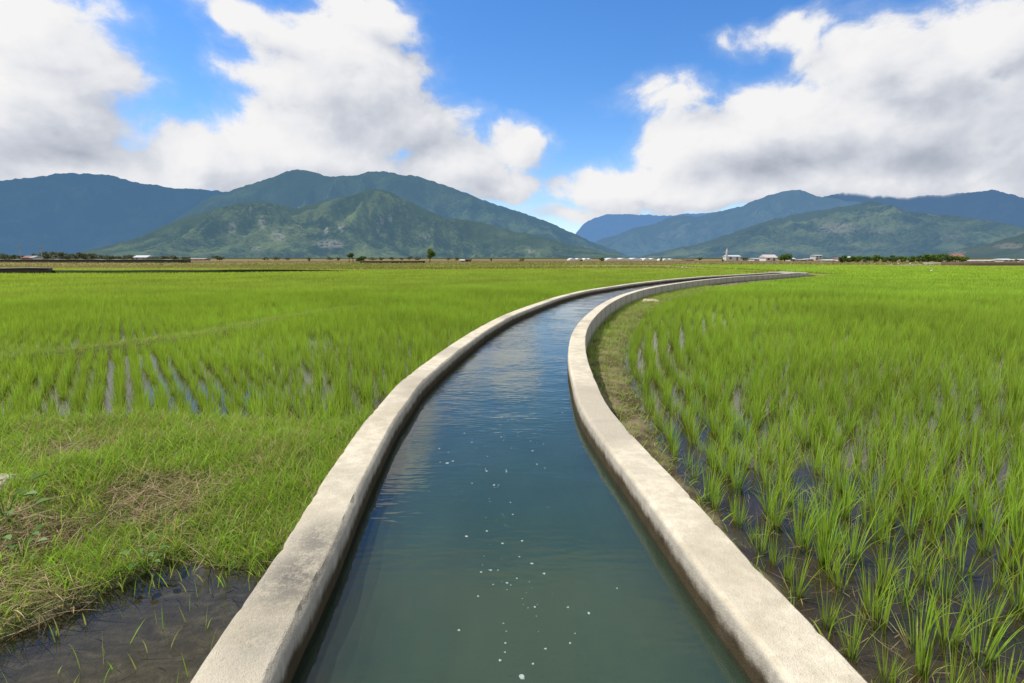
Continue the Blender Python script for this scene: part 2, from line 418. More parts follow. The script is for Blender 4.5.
# ------------------------------------------------------------------ canal walls
cm, t, out = mat_new('weathered pale concrete')
pos = t.new('ShaderNodeNewGeometry').outputs['Position']
uvn = t.new('ShaderNodeUVMap').outputs[0]
su = t.new('ShaderNodeSeparateXYZ'); t.l.new(uvn, su.inputs[0])
sz = t.new('ShaderNodeSeparateXYZ'); t.l.new(pos, sz.inputs[0])
n1 = t.noise(pos, 1.3, 6, .65); n2 = t.noise(pos, 9, 6, .7); n3 = t.noise(pos, 60, 4, .7); n4 = t.noise(pos, 160, 2, .6)
c = t.mix(t.rng(n2, .3, .7), (.54,.48,.37), (.74,.665,.525))
c = t.mix(t.rng(n1, .50, .72), c, (.50,.44,.33))
stain = t.math('MULTIPLY', t.attr('stain'), t.rng(t.math('ADD', n2, t.math('MULTIPLY', n3, .5)), .42, .85))
c = t.mix(stain, c, (.16,.15,.13))
pit = t.rng(n3, .62, .72); c = t.mix(t.math('MULTIPLY', pit, .6), c, (.24,.22,.18))
speck = t.rng(n4, .66, .74); c = t.mix(t.math('MULTIPLY', speck, .35), c, (.2,.19,.16))
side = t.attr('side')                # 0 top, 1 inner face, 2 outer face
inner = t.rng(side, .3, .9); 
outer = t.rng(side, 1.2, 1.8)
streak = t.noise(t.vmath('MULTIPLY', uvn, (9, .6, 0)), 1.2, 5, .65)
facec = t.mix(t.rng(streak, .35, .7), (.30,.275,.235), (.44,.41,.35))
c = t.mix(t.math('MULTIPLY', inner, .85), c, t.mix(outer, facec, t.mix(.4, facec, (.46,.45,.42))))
wet = t.rng(t.math('ADD', sz.outputs[2], t.math('MULTIPLY', t.math('SUBTRACT', n2, .5), .10)), .40, .33)
wet = t.math('MULTIPLY', wet, t.math('SUBTRACT', inner, outer, clamp=True))
c = t.mix(wet, c, t.mix(n2, (.030,.022,.012), (.105,.080,.045)))
c = t.mix(t.rng(sz.outputs[2], .285, .20), c, t.mix(outer, t.mix(n2, (.035,.042,.026), (.060,.075,.045)), c))
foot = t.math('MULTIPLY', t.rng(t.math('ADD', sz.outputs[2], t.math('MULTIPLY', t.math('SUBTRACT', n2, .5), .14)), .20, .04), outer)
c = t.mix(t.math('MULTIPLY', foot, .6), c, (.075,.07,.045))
jn = t.math('PINGPONG', su.outputs[0], .62)
joint = t.math('MULTIPLY', t.rng(jn, .055, .02), t.rng(side, .9, 1.9, .10, 1.0))
c = t.mix(t.math('MULTIPLY', joint, .75), c, (.10,.095,.08))
bmp = t.bump(t.math('ADD', t.math('ADD', t.math('MULTIPLY', n2, .5), t.math('MULTIPLY', n3, .5)), t.math('MULTIPLY', n4, .35)), .9, .014)
t.l.new(principled(t, c, .92, bmp, spec=.12), out.inputs[0])
def arc_nonuniform(Q):
    d = np.concatenate([[0], np.cumsum(np.linalg.norm(np.diff(Q, axis=0), axis=1))]); s = 0; S = []
    while s < d[-1]:
        S.append(s); yv = np.interp(s, d, Q[:, 1]); s += max(.035, .012 * max(yv, 0))
    S = np.array(S); P = np.stack([np.interp(S, d, Q[:, 0]), np.interp(S, d, Q[:, 1])], 1)
    tgt = np.stack([np.interp(S + .1, d, Q[:, 0]) - np.interp(S - .1, d, Q[:, 0]), np.interp(S + .1, d, Q[:, 1]) - np.interp(S - .1, d, Q[:, 1])], 1)
    return S, P, tgt / np.linalg.norm(tgt, axis=1)[:, None]
HARD = (5, 7, 14, 15)
def wall(Q, sgn, th, name, label, seed, stains):
    S, P, T = arc_nonuniform(Q)
    N = np.stack([T[:, 1], -T[:, 0]], 1) * sgn       # points from the outer edge towards the water
    prof = [(0,-.62,2),(0,-.1,2),(0,.1,2),(0,.25,2),(0,.38,2),(.001,.428,2),(.006,.444,1.2),(.014,.4495,0)] + \
           [(u,.45,0) for u in np.linspace(.035, th-.045, 6)] + [(th-.032,.4495,0),(th-.024,.447,.1),(th-.006,.428,.7),(th,.415,1),(th,.34,1),(th,.28,1),(th,.2,1),(th,-.2,1),(th,-.62,1)]
    prof = [p for k, p in enumerate(prof) for _ in range(2 if k in HARD else 1)]
    prof = np.array(prof); m = len(prof); crease = np.where(np.all(prof[1:, :2] == prof[:-1, :2], axis=1))[0]
    SS = S[:, None] + 0 * prof[None, :, 0]; A = prof[None, :, 0] + 0 * S[:, None]; Zp = prof[None, :, 1] + 0 * S[:, None]
    kx = np.concatenate([[0], np.cumsum(np.hypot(np.diff(prof[:, 0]), np.diff(prof[:, 1])))])
    K = kx[None, :] + 0 * A
    rough = fbm(SS * 7, K * 7 + seed, 4, seed) - .5
    wob = fbm(SS * .5, 0 * SS + seed, 3, seed + 3) - .5
    edge = ((prof[:, 1] > .42) & ((prof[:, 0] < .02) | (prof[:, 0] > th - .028)))[None, :]
    chip = edge * np.clip(fbm(SS * 9, K * 2 + 5, 4, seed + 9) - .60, 0, 1) * .036
    near = (1 - sstep(10, 25, P[:, 1]))[:, None]
    A = A + near * (.007 * rough * np.abs(Zp < .44) + .006 * wob) + np.where(prof[None, :, 0] < th / 2, chip, -chip) * near
    Zp = Zp + near * (.007 * rough + .006 * wob) * (Zp > .3) - chip * near * .8
    Zp = Zp - .46 * sstep(S[-1] - 9, S[-1], S)[:, None]
    Xv = P[:, None, 0] + N[:, None, 0] * A; Yv = P[:, None, 1] + N[:, None, 1] * A
    V = np.stack([Xv, Yv, Zp], -1).reshape(-1, 3)
    stv = np.zeros(len(V))
    for (px, py, rad, k) in stains:
        sx, sy = survey(px, py, H1); stv = np.maximum(stv, k * np.exp(-((V[:, 0]-sx)**2 + ((V[:, 1]-sy)*.62)**2) / rad**2))
    stv = np.maximum(stv, .40 * sstep(.52, .75, fbm(V[:, 0] * 1.1, V[:, 1] * 1.1, 4, seed + 30)))
    side = np.broadcast_to(prof[None, :, 2], (len(S), m)).ravel()
    f = grid_faces(len(S), m); f = f[~np.isin(f[:, 0] % m, crease)]
    if sgn > 0: f = f[:, ::-1]
    caps = [np.arange(m)[None, :], (np.arange(m) + (len(S)-1)*m)[None, ::-1]]
    o = link_mesh(name, V, [f] + caps, cm, smooth=True, attrs=dict(stain=stv, side=side), uv=np.stack([SS.ravel(), K.ravel()], 1))
    return tag(o, label, 'canal wall')
wall(LQ, 1, .27, 'canal_wall', 'pale concrete canal wall on the left bank, with a grey stain on its worn top', 3, [(296,575,.20,1.0),(318,540,.17,.9),(262,640,.16,.6)])
wall(RQ, -1, .28, 'canal_wall', 'long curving concrete canal wall on the right bank, its jointed grey outer face showing in the distance', 8, [(600,400,.1,.2)])

# canal water
def inner_line(Q, sgn, th):
    S, P, T = arc_nonuniform(Q); N = np.stack([T[:, 1], -T[:, 0]], 1) * sgn
    return P + N * (th + .03 - .06)
Li = inner_line(LQ, 1, .27); Ri = inner_line(RQ, -1, .28)
wy = np.concatenate([np.arange(max(Li[0,1], Ri[0,1]), CAN_END, .10)])
lx = np.interp(wy, Li[:, 1], Li[:, 0]); rx = np.interp(wy, Ri[:, 1], Ri[:, 0])
uu = np.linspace(0, 1, 25)
Vx = lx[:, None] * (1 - uu) + rx[:, None] * uu; Vy = wy[:, None] + 0 * Vx
wm, t, out = mat_new('clear green canal water')
pos = t.new('ShaderNodeNewGeometry').outputs['Position']
sy = t.new('ShaderNodeSeparateXYZ'); t.l.new(pos, sy.inputs[0])
w1 = t.noise(t.vmath('MULTIPLY', pos, (.8, 1.9, 1)), 2.4, 2, .45, dist=.4)
w2 = t.noise(t.vmath('MULTIPLY', pos, (1, 2.6, 1)), 7.5, 1, .5)
w3 = t.noise(pos, 1.0, 2, .5)
amp = t.rng(sy.outputs[1], 1.8, 8, .40, 1.1)
patch = t.rng(w3, .35, .65, .35, 1.0)
hgt = t.math('MULTIPLY', t.math('ADD', t.math('MULTIPLY', w1, .7), t.math('MULTIPLY', w2, .35)), t.math('MULTIPLY', amp, patch))
bn = t.bump(hgt, .21, .06)
fr = t.new('ShaderNodeFresnel'); fr.inputs['IOR'].default_value = 1.46; t.l.new(bn, fr.inputs['Normal'])
gl = t.new('ShaderNodeBsdfGlossy'); gl.inputs['Roughness'].default_value = .025; gl.inputs['Color'].default_value = (1,1,1,1); t.l.new(bn, gl.inputs['Normal'])
tr = t.new('ShaderNodeBsdfTransparent'); tr.inputs[0].default_value = (.45,.68,.60,1)
df = t.new('ShaderNodeBsdfDiffuse'); t.put(df.inputs[0], t.mix(t.noise(pos, 1.1, 4, .6), (.032,.068,.048), (.050,.092,.062)))
m1 = t.new('ShaderNodeMixShader'); m1.inputs[0].default_value = .10; t.l.new(tr.outputs[0], m1.inputs[1]); t.l.new(df.outputs[0], m1.inputs[2])
m2 = t.new('ShaderNodeMixShader'); t.l.new(fr.outputs[0], m2.inputs[0]); t.l.new(m1.outputs[0], m2.inputs[1]); t.l.new(gl.outputs[0], m2.inputs[2])
# suspended silt: thin scattering sheets through the depth of the water
silt = t.math('MULTIPLY', t.rng(t.noise(t.vmath('MULTIPLY', pos, (1.5, .7, 2.5)), 1.3, 5, .6), .25, .75, .12, .30), 1.0)
m3 = t.new('ShaderNodeMixShader'); t.l.new(silt, m3.inputs[0])
t2 = t.new('ShaderNodeBsdfTransparent'); t2.inputs[0].default_value = (.90,.97,.94,1)
t.l.new(t2.outputs[0], m3.inputs[1]); t.l.new(df.outputs[0], m3.inputs[2])
m4 = t.new('ShaderNodeMixShader'); t.l.new(t.attr('surface'), m4.inputs[0]); t.l.new(m3.outputs[0], m4.inputs[1]); t.l.new(m2.outputs[0], m4.inputs[2])
t.l.new(m4.outputs[0], out.inputs[0])
tr.inputs[0].default_value = (.86,.95,.92,1)
t.put(df.inputs[0], t.mix(t.noise(pos, 1.1, 4, .6), (.078,.120,.094), (.112,.160,.118)))
VW = []; FW = []; AW = []; nb_ = 0
for q, dz_ in enumerate((0, .05, .11, .18, .26, .35, .45)):
    VW.append(np.stack([Vx, Vy, WATER_Z - dz_ + (0 if q == 0 else .030) * (fbm(Vx * 2.2 + 3 * q, Vy * 2.2, 2, 300 + q) - .5) * 2.6], -1).reshape(-1, 3)); FW.append(grid_faces(len(wy), 25)[:, ::-1] + nb_); nb_ += Vx.size
    AW.append(np.full(Vx.size, 1.0 if q == 0 else 0.0))
tag(link_mesh('canal_water', np.concatenate(VW), FW, wm, smooth=True, attrs=dict(surface=np.concatenate(AW))),
    'clear green irrigation water flowing down the canal', 'water', kind='structure')

# foam flecks on the water
fm = simple_mat('white foam', (.36,.41,.39), .85, .35, 60)
def foam_mesh(r, seed):
    rr = random.Random(seed); n = 11; m = MB()
    a = [r * (.45 + .9 * rr.random()) for _ in range(n)]; e = .5 + 1.0 * rr.random()
    top = [(a[i] * .8 * math.cos(2*math.pi*i/n) * e, a[i] * .8 * math.sin(2*math.pi*i/n), r * .14) for i in range(n)]
    bot = [(a[i] * math.cos(2*math.pi*i/n) * e, a[i] * math.sin(2*math.pi*i/n), 0) for i in range(n)]
    m.poly(bot + top + [(0, 0, r * .2)], [(i, (i+1) % n, n + (i+1) % n, n + i) for i in range(n)] + [(n + i, n + (i+1) % n, 2*n) for i in range(n)])
    return m
foam_me = [foam_mesh(.0085, k) for k in range(5)]
foam_me = [m.build('foam_fleck', fm).data for m in foam_me]
for o in [o for o in col.objects if o.name.startswith('foam_fleck')]: bpy.data.objects.remove(o)
FOAM_PX = [(522,677,1.5),(589,613,1.0),(491,570,1.0),(481,572,.9),(522,541,1.2),(487,531,.9),(498,570,.7),(459,630,.9),(478,596,.8),(505,643,.8),(447,463,1.6),(453,461,1.3),(505,652,.7),(568,607,.8),(575,633,.6),(570,643,.7),(617,588,.7),(500,660,.9),(545,468,.8),(440,462,.9)]
k = 0
def add_foam(x, y, s):
    global k
    o = bpy.data.objects.new('foam_fleck', foam_me[k % 5]); col.objects.link(o); k += 1
    o.location = (x, y, WATER_Z - .001); o.scale = (s, s, s); o.rotation_euler = (0, 0, random.random() * 6.28)
    tag(o, 'small white fleck of foam drifting on the green canal water', 'foam', 'foam flecks drifting on the canal')
for px, py, s in FOAM_PX:
    x, y = survey(px, py, CAMZ - WATER_Z); add_foam(x, y, s)
cl = [(498,560),(490,520),(480,470),(500,450),(520,440),(505,420),(470,440),(525,400),(545,430),(490,480),(510,390),(530,600),(440,470),(550,400),(510,500),(560,390),(580,350),(500,380)]
for i in range(230):
    cx, cy = random.choice(cl); px = cx + random.gauss(0, 12); py = cy + random.gauss(0, 30)
    if py < 330: continue
    x, y = survey(px, py, CAMZ - WATER_Z)
    if np.interp(y, wy, lx) + .1 < x < np.interp(y, wy, rx) - .1: add_foam(x, y, random.choice((.3,.3,.35,.4,.45,.5,.6,.8,1.1)))

# ------------------------------------------------------------------ blades (rice, grass, straw)
def blade_mat(name, base, tip, dry, translu=.45, rough=.55):
    m, t, out = mat_new(name)
    h = t.attr('h'); v = t.attr('v'); d = t.attr('dry')
    pos = t.new('ShaderNodeNewGeometry').outputs['Position']
    rnd = t.new('ShaderNodeObjectInfo').outputs['Random']
    big = t.noise(t.vmath('MULTIPLY', pos, (1, 1, .0)), .22, 4, .6)
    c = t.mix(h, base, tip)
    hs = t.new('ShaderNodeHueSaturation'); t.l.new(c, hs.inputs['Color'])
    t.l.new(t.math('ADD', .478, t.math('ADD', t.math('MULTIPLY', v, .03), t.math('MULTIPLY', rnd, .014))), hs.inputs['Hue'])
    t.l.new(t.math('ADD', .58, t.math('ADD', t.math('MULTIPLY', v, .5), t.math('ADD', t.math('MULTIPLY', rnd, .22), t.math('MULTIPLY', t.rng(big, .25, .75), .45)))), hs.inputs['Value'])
    c = t.mix(d, hs.outputs[0], dry)
    p = principled(t, c, rough, spec=.25)
    tl = t.new('ShaderNodeBsdfTranslucent'); t.l.new(t.mix(.5, c, t.mix(1, c, (1.25,1.2,.6), 'MULTIPLY')), tl.inputs[0])
    mx = t.new('ShaderNodeMixShader'); mx.inputs[0].default_value = translu
    t.l.new(p, mx.inputs[1]); t.l.new(tl.outputs[0], mx.inputs[2]); t.l.new(mx.outputs[0], out.inputs[0]); return m
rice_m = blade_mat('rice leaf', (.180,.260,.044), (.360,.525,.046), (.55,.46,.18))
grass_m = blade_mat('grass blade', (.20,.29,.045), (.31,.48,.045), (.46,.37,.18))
straw_m = blade_mat('dry straw', (.34,.26,.14), (.50,.40,.23), (.20,.13,.07), .2)
def blades(P, L, wd, az, lean, curl, v, dry, seg=3, twist=None):
    """tapered curved blades: P (n,3) roots, L length, wd width, az direction of lean, lean at the root, curl added by the tip"""
    n = len(P); s = np.linspace(0, 1, seg + 1)
    if twist is None: twist = RNG.uniform(0, math.pi, n)
    V = []; H = []
    x = np.zeros(n); z = np.zeros(n)
    wx, wy_ = np.cos(twist), np.sin(twist)
    for k in range(seg + 1):
        if k:
            a = lean + curl * (s[k] - .5 / seg) ** 1.5
            x = x + L / seg * np.sin(a); z = z + L / seg * np.cos(a)
        c = np.stack([P[:, 0] + x * np.cos(az), P[:, 1] + x * np.sin(az), P[:, 2] + z], 1)
        if k < seg:
            ww = wd * (.6 + .55 * math.sin(math.pi * min(1, s[k] * 1.1 + .15))) * (1 if k < seg - 1 else .8) * .5
            o = np.stack([wx * ww, wy_ * ww, 0 * ww], 1); V += [c - o, c + o]; H += [np.full(n, s[k])] * 2
        else: V.append(c); H.append(np.full(n, 1.0))
    m = 2 * seg + 1
    V = np.stack(V, 1).reshape(-1, 3); H = np.stack(H, 1).ravel()
    b = np.arange(n)[:, None] * m
    q = np.concatenate([b + np.array([2*k, 2*k+1, 2*k+3, 2*k+2]) for k in range(seg - 1)], 0) if seg > 1 else np.zeros((0, 4), int)
    tr = b + np.array([2*seg-2, 2*seg-1, 2*seg])
    return V, [q, tr], dict(h=H, v=np.repeat(v, m), dry=np.repeat(dry, m))
def clump_mesh(seed, hgt, nb, spread):
    rg = np.random.default_rng(seed)
    a = rg.uniform(0, 2*math.pi, nb); r = .030 * np.sqrt(rg.random(nb))
    P = np.stack([r*np.cos(a), r*np.sin(a), np.full(nb, -.03)], 1)
    L = hgt * rg.uniform(.55, 1.12, nb)
    inner = rg.random(nb)
    lean = .02 + spread * inner ** 1.2; curl = rg.uniform(0, .42, nb) * (.4 + inner) + (rg.random(nb) < .12) * .9
    dry = (rg.random(nb) < .10) * rg.uniform(.5, 1, nb)
    low = dry > 0; L = np.where(low, L * .6, L); lean = np.where(low, lean + .5, lean)
    return blades(P, L, rg.uniform(.0034, .0068, nb), a + rg.normal(0, .4, nb), lean, curl, rg.random(nb), dry, seg=4)
NV = 8
CL = [clump_mesh(100 + k, [.43,.47,.39,.45,.50,.36,.44,.41][k], [58,34,28,38,66,24,32,52][k], [.19,.25,.17,.28,.22,.26,.30,.21][k]) for k in range(NV)]
clump_data = []
for V, f, at in CL:
    o = link_mesh('rice_clump', V, f, rice_m, attrs=at); clump_data.append(o.data); bpy.data.objects.remove(o)

# --- planted rows
def right_rows():
    pts = []
    for k in range(0, 130):
        o_ = .12 + .280 * k
        N = np.stack([np.gradient(RQ[:, 1]), -np.gradient(RQ[:, 0])], 1); N /= np.linalg.norm(N, axis=1)[:, None]
        for (_a) in (0,):
            off0 = verge_w(RQ[:, 1])
            Q = RQ + N * (off0 + o_)[:, None]
            d = np.concatenate([[0], np.cumsum(np.linalg.norm(np.diff(Q, axis=0), axis=1))])
            s = np.arange(random.random() * .2, d[-1], .15)
            pts.append(np.stack([np.interp(s, d, Q[:, 0]), np.interp(s, d, Q[:, 1])], 1))
    p = np.concatenate(pts)
    return p
def left_rows(ang, x0, x1, y0, y1):
    a = R(ang); u = np.array([math.sin(a), math.cos(a)]); v = np.array([u[1], -u[0]])
    s, w = np.meshgrid(np.arange(-70, 70, .155), np.arange(-70, 70, .215), indexing='ij')
    s = s + RNG.random(w.shape[1])[None, :] * .19
    p = (s.ravel()[:, None] * u + w.ravel()[:, None] * v)
    return p[(p[:, 0] > x0) & (p[:, 0] < x1) & (p[:, 1] > y0) & (p[:, 1] < y1)]
def in_view(p, m=60, z=.2):
    s = p[:, 1] * math.cos(TILT) - (z - CAMZ) * math.sin(TILT)
    u = 512 + F * p[:, 0] / np.maximum(s, .1)
    return (p[:, 1] > .6) & (u > -m) & (u < W + m)
NEAR = 30.0
pr = right_rows(); pr = pr[in_view(pr, 260) & (np.hypot(pr[:, 0], pr[:, 1]) < NEAR + 2)]
pr = pr + RNG.normal(0, 1, pr.shape) * np.interp(pr[:, 1], [4, 9, 14], [.030, .038, .055])[:, None]
# rows merge on the inside of the bend: drop those that fall on another clump
cell = {}
kp = []
for i, (x, y) in enumerate(pr):
    kx, ky = int(x // .14), int(y // .14); ok = True
    for a in (-1, 0, 1):
        for b in (-1, 0, 1):
            for q in cell.get((kx + a, ky + b), ()):
                if (q[0]-x)**2 + (q[1]-y)**2 < .0085: ok = False
    if ok: cell.setdefault((kx, ky), []).append((x, y)); kp.append(i)
pr = pr[kp]
pl = left_rows(-36, -34, 12, 4.5, NEAR + 2); pl = pl + RNG.normal(0, .030, pl.shape)
bd = seg_dist(pl[:, 0], pl[:, 1], BUND)
keep = (dL(pl[:, 0], pl[:, 1]) > .28) & (pl[:, 1] > edge_y(pl[:, 0]) + .12) & ((bd > .38) | (pl[:, 1] > 20)) & in_view(pl, 260) & (np.hypot(pl[:, 0], pl[:, 1]) < NEAR + 2)
gap = fbm(pl[:, 0] * .7, pl[:, 1] * .7, 3, 77)
keep &= ~((gap < .24) & (pl[:, 1] < 9)) 
pl = pl[keep]
r_keep = dR(pr[:, 0], pr[:, 1]) > .2; pr = pr[r_keep]
miss = RNG.random(len(pr)) < .035; pr = pr[~miss]; miss = RNG.random(len(pl)) < .05 + .22 * sstep(.48, .66, fbm(pl[:, 0] * .8 + 5, pl[:, 1] * .5, 3, 178)) * (pl[:, 1] < 14); pl = pl[~miss]
def gz(p): return np.minimum(zones(p[:, 0], p[:, 1])[0], .02)
def clump_attr(p, side):
    n = len(p); rot = RNG.uniform(0, 6.28, n); var = RNG.integers(0, NV, n)
    sparse = np.array([1, 2, 3, 5, 6])[RNG.integers(0, 5, n)]; var = np.where(RNG.random(n) < sstep(4.8, 3.2, np.hypot(p[:, 0], p[:, 1])) * .9, sparse, var)
    big = fbm(p[:, 0] * .35, p[:, 1] * .35, 3, 40 + side)
    sc = RNG.uniform(.78, 1.12, n) * (.80 + .40 * big) * (1.05 if side else 1.05)
    return rot, var, sc
rrot, rvar, rsc = clump_attr(pr, 1); lrot, lvar, lsc = clump_attr(pl, 0)
edge = dR(pr[:, 0], pr[:, 1]) < verge_w(pr[:, 1]) + .3
rsc = rsc * np.interp(np.hypot(pr[:, 0], pr[:, 1]), [2, 3.5, 5, 10], [.80, .79, .85, .90])
rsc = np.where(edge, rsc * RNG.uniform(.6, 1, len(rsc)), rsc)
# the 300 that show largest stand as objects of their own
allp = np.concatenate([pr, pl]); thin = sstep(.42, .60, fbm(pl[:, 0] * .55, pl[:, 1] * .55, 3, 177)) * sstep(9.5, 7.5, pl[:, 1]) + sstep(-6.8, -7.6, pl[:, 0]) * sstep(13.5, 11.5, pl[:, 1]) * sstep(9, 10, pl[:, 1])
lsc = lsc * (.84 - .16 * np.clip(thin, 0, 1))
side = np.concatenate([np.ones(len(pr)), np.zeros(len(pl))])
vis = in_view(allp, 0, .15); sdepth = allp[:, 1] * math.cos(TILT) + 1.7 * math.sin(TILT)
vv = 341.5 + F * ((1.6 * math.cos(TILT) - allp[:, 1] * math.sin(TILT)) / sdepth)
vis &= vv < HH + 10
scl = np.concatenate([rsc, lsc]); key = np.where(vis, scl / np.maximum(sdepth, .1), -1); pick = np.argsort(-key)[:300]
picked = np.zeros(len(allp), bool); picked[pick] = True
rots = np.concatenate([rrot, lrot]); vars_ = np.concatenate([rvar, lvar]); zz = gz(allp)
indiv = []
for i in np.where(picked)[0]:
    o = bpy.data.objects.new('rice_clump', clump_data[vars_[i]]); col.objects.link(o)
    o.location = (allp[i, 0], allp[i, 1], zz[i]); s = scl[i]; o.scale = (s, s, s); o.rotation_euler = (0, 0, rots[i]); indiv.append((i, o))
    if side[i] and dR(*allp[i]) < verge_w(allp[i, 1]) + .30:
        tag(o, 'young rice clump in the row nearest the right canal wall, in brown mud', 'rice plant', 'rice clumps of the first row beside the right wall')
    elif side[i]:
        tag(o, 'young rice clump in the near rows of the right paddy, away from the wall', 'rice plant', 'near rice clumps in the right paddy')
    else:
        tag(o, 'young rice clump at the near edge of the left paddy, behind the grassy strip', 'rice plant', 'near rice clumps in the left paddy')
protos = []
for v in range(NV):
    protos.append(next(o for i, o in indiv if vars_[i] == v))
def scatter(name, label, cat, p, z, rot, var, sc):
    me = bpy.data.meshes.new(name); n = len(p)
    me.vertices.add(n); me.vertices.foreach_set('co', np.stack([p[:, 0], p[:, 1], z], 1).astype(np.float32).ravel())
    for k, d, ty in (('rot', rot, 'FLOAT'), ('sc', sc, 'FLOAT'), ('var', var, 'INT')):
        a = me.attributes.new(k, ty, 'POINT'); a.data.foreach_set('value', np.asarray(d, np.int32 if ty == 'INT' else np.float32))
    o = bpy.data.objects.new(name, me); col.objects.link(o)
    ng = bpy.data.node_groups.new(name, 'GeometryNodeTree')
    ng.interface.new_socket('Geometry', in_out='INPUT', socket_type='NodeSocketGeometry')
    ng.interface.new_socket('Geometry', in_out='OUTPUT', socket_type='NodeSocketGeometry')
    q = NT(ng); gi = q.new('NodeGroupInput'); go = q.new('NodeGroupOutput')
    m2p = q.new('GeometryNodeMeshToPoints'); q.l.new(gi.outputs[0], m2p.inputs[0])
    join = q.new('GeometryNodeGeometryToInstance')
    for ob in reversed(protos):
        oi = q.new('GeometryNodeObjectInfo'); oi.transform_space = 'ORIGINAL'; oi.inputs['Object'].default_value = ob; oi.inputs['As Instance'].default_value = False
        q.l.new(oi.outputs['Geometry'], join.inputs[0])
    def na(nm, ty):
        a = q.new('GeometryNodeInputNamedAttribute', data_type=ty); a.inputs[0].default_value = nm; return a.outputs[0]
    iop = q.new('GeometryNodeInstanceOnPoints'); q.l.new(m2p.outputs[0], iop.inputs['Points']); q.l.new(join.outputs[0], iop.inputs['Instance'])
    iop.inputs['Pick Instance'].default_value = True; q.l.new(na('var', 'INT'), iop.inputs['Instance Index'])
    cx = q.new('ShaderNodeCombineXYZ'); q.l.new(na('rot', 'FLOAT'), cx.inputs[2]); q.l.new(cx.outputs[0], iop.inputs['Rotation'])
    cs = q.new('ShaderNodeCombineXYZ'); sca = na('sc', 'FLOAT')
    for i in range(3): q.l.new(sca, cs.inputs[i])
    q.l.new(cs.outputs[0], iop.inputs['Scale'])
    q.l.new(iop.outputs[0], go.inputs[0])
    md = o.modifiers.new('scatter', 'NODES'); md.node_group = ng
    return tag(o, label, cat, kind='stuff')
np_ = len(pr); mr = ~picked[:np_]; ml = ~picked[np_:]
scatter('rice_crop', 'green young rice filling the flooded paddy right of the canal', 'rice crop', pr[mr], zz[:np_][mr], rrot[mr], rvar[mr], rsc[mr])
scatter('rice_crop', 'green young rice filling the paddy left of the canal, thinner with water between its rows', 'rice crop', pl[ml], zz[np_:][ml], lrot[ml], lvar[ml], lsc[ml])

# --- farther rice: real blades, wider and fewer with distance
def far_rice(name, label, test, bands, tint):
    Vs = []; Q = []; T_ = []; A = dict(h=[], v=[], dry=[]); base = 0
    for (d0, d1, dens, wd, hgt) in bands:
        n = int((d1**2 - d0**2) * dens * .98)
        d = np.sqrt(RNG.uniform(d0**2, d1**2, n)); a = RNG.uniform(-.80, .80, n)
        x = d * np.sin(a); y = d * np.cos(a)
        k = test(x, y); x = x[k]; y = y[k]; n = len(x)
        if not n: continue
        nz = fbm(x * .15, y * .15, 3, 61)
        L = hgt * RNG.uniform(.75, 1.1, n) * (.85 + .3 * nz)
        V, f, at = blades(np.stack([x, y, np.full(n, -.02)], 1), L, wd * RNG.uniform(.6, 1.2, n), RNG.uniform(0, 6.28, n), RNG.uniform(.02, .38, n), RNG.uniform(.1, .7, n), RNG.random(n), np.clip(tint(x, y) + (RNG.random(n) < .05) * .4, 0, 1), seg=2)
        Vs.append(V); Q.append(f[0] + base); T_.append(f[1] + base); base += len(V)
        for kk in A: A[kk].append(at[kk])
    o = link_mesh(name, np.concatenate(Vs), [np.concatenate(Q), np.concatenate(T_)], rice_m, attrs={k: np.concatenate(v) for k, v in A.items()})
    return tag(o, label, 'rice crop', kind='stuff')
BANDS = [(28, 40, 190, .020, .37), (40, 60, 80, .042, .37), (60, 90, 34, .085, .37), (90, 140, 15, .16, .37)]
def field_line(x): return np.interp(x, [-120, -56, -30, 0, 20, 40], [57, 57.5, 62, 74, 66, 60])      # far dark ditch line in the left fields
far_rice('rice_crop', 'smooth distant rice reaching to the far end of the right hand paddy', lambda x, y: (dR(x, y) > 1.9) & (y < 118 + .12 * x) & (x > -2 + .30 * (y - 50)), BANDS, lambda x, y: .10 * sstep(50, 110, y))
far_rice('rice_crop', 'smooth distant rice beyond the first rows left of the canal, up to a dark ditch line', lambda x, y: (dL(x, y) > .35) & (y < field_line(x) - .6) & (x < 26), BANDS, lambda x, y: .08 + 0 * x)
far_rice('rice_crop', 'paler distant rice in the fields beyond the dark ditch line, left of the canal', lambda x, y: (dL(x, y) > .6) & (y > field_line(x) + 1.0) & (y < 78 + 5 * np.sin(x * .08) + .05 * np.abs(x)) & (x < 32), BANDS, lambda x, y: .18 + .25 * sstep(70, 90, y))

# --- rough grass on the fallow land
def fallow(d0, d1, n, wd, hh):
    d = np.sqrt(RNG.uniform(d0**2, d1**2, n)); a = RNG.uniform(-.80, .80, n); x = d * np.sin(a); y = d * np.cos(a)
    k = ((dL(x, y) > .8) | (y > 130)) & (fbm(x * .012, y * .07, 4, 70) > .40); x, y = x[k], y[k]; n = len(x)
    return np.stack([x, y, np.full(n, -.03)], 1), hh * RNG.uniform(.4, 1.2, n) * (.4 + fbm(x * .05, y * .1, 3, 71)), wd * RNG.uniform(.5, 1.3, n), np.clip((fbm(x * .01, y * .06, 4, 72) - .40) * 2.6 + .55 * sstep(125, 190, d[k]) + RNG.normal(0, .15, n), 0, 1)
Pf, Lf_, Wf_, Df = [np.concatenate(z) for z in zip(fallow(76, 150, 50000, .16, .40), fallow(150, 300, 36000, .30, .50))]
V, f, at = blades(Pf, Lf_, Wf_, RNG.uniform(0, 6.28, len(Pf)), RNG.uniform(.05, .6, len(Pf)), RNG.uniform(0, .8, len(Pf)), RNG.random(len(Pf)), Df, seg=2)
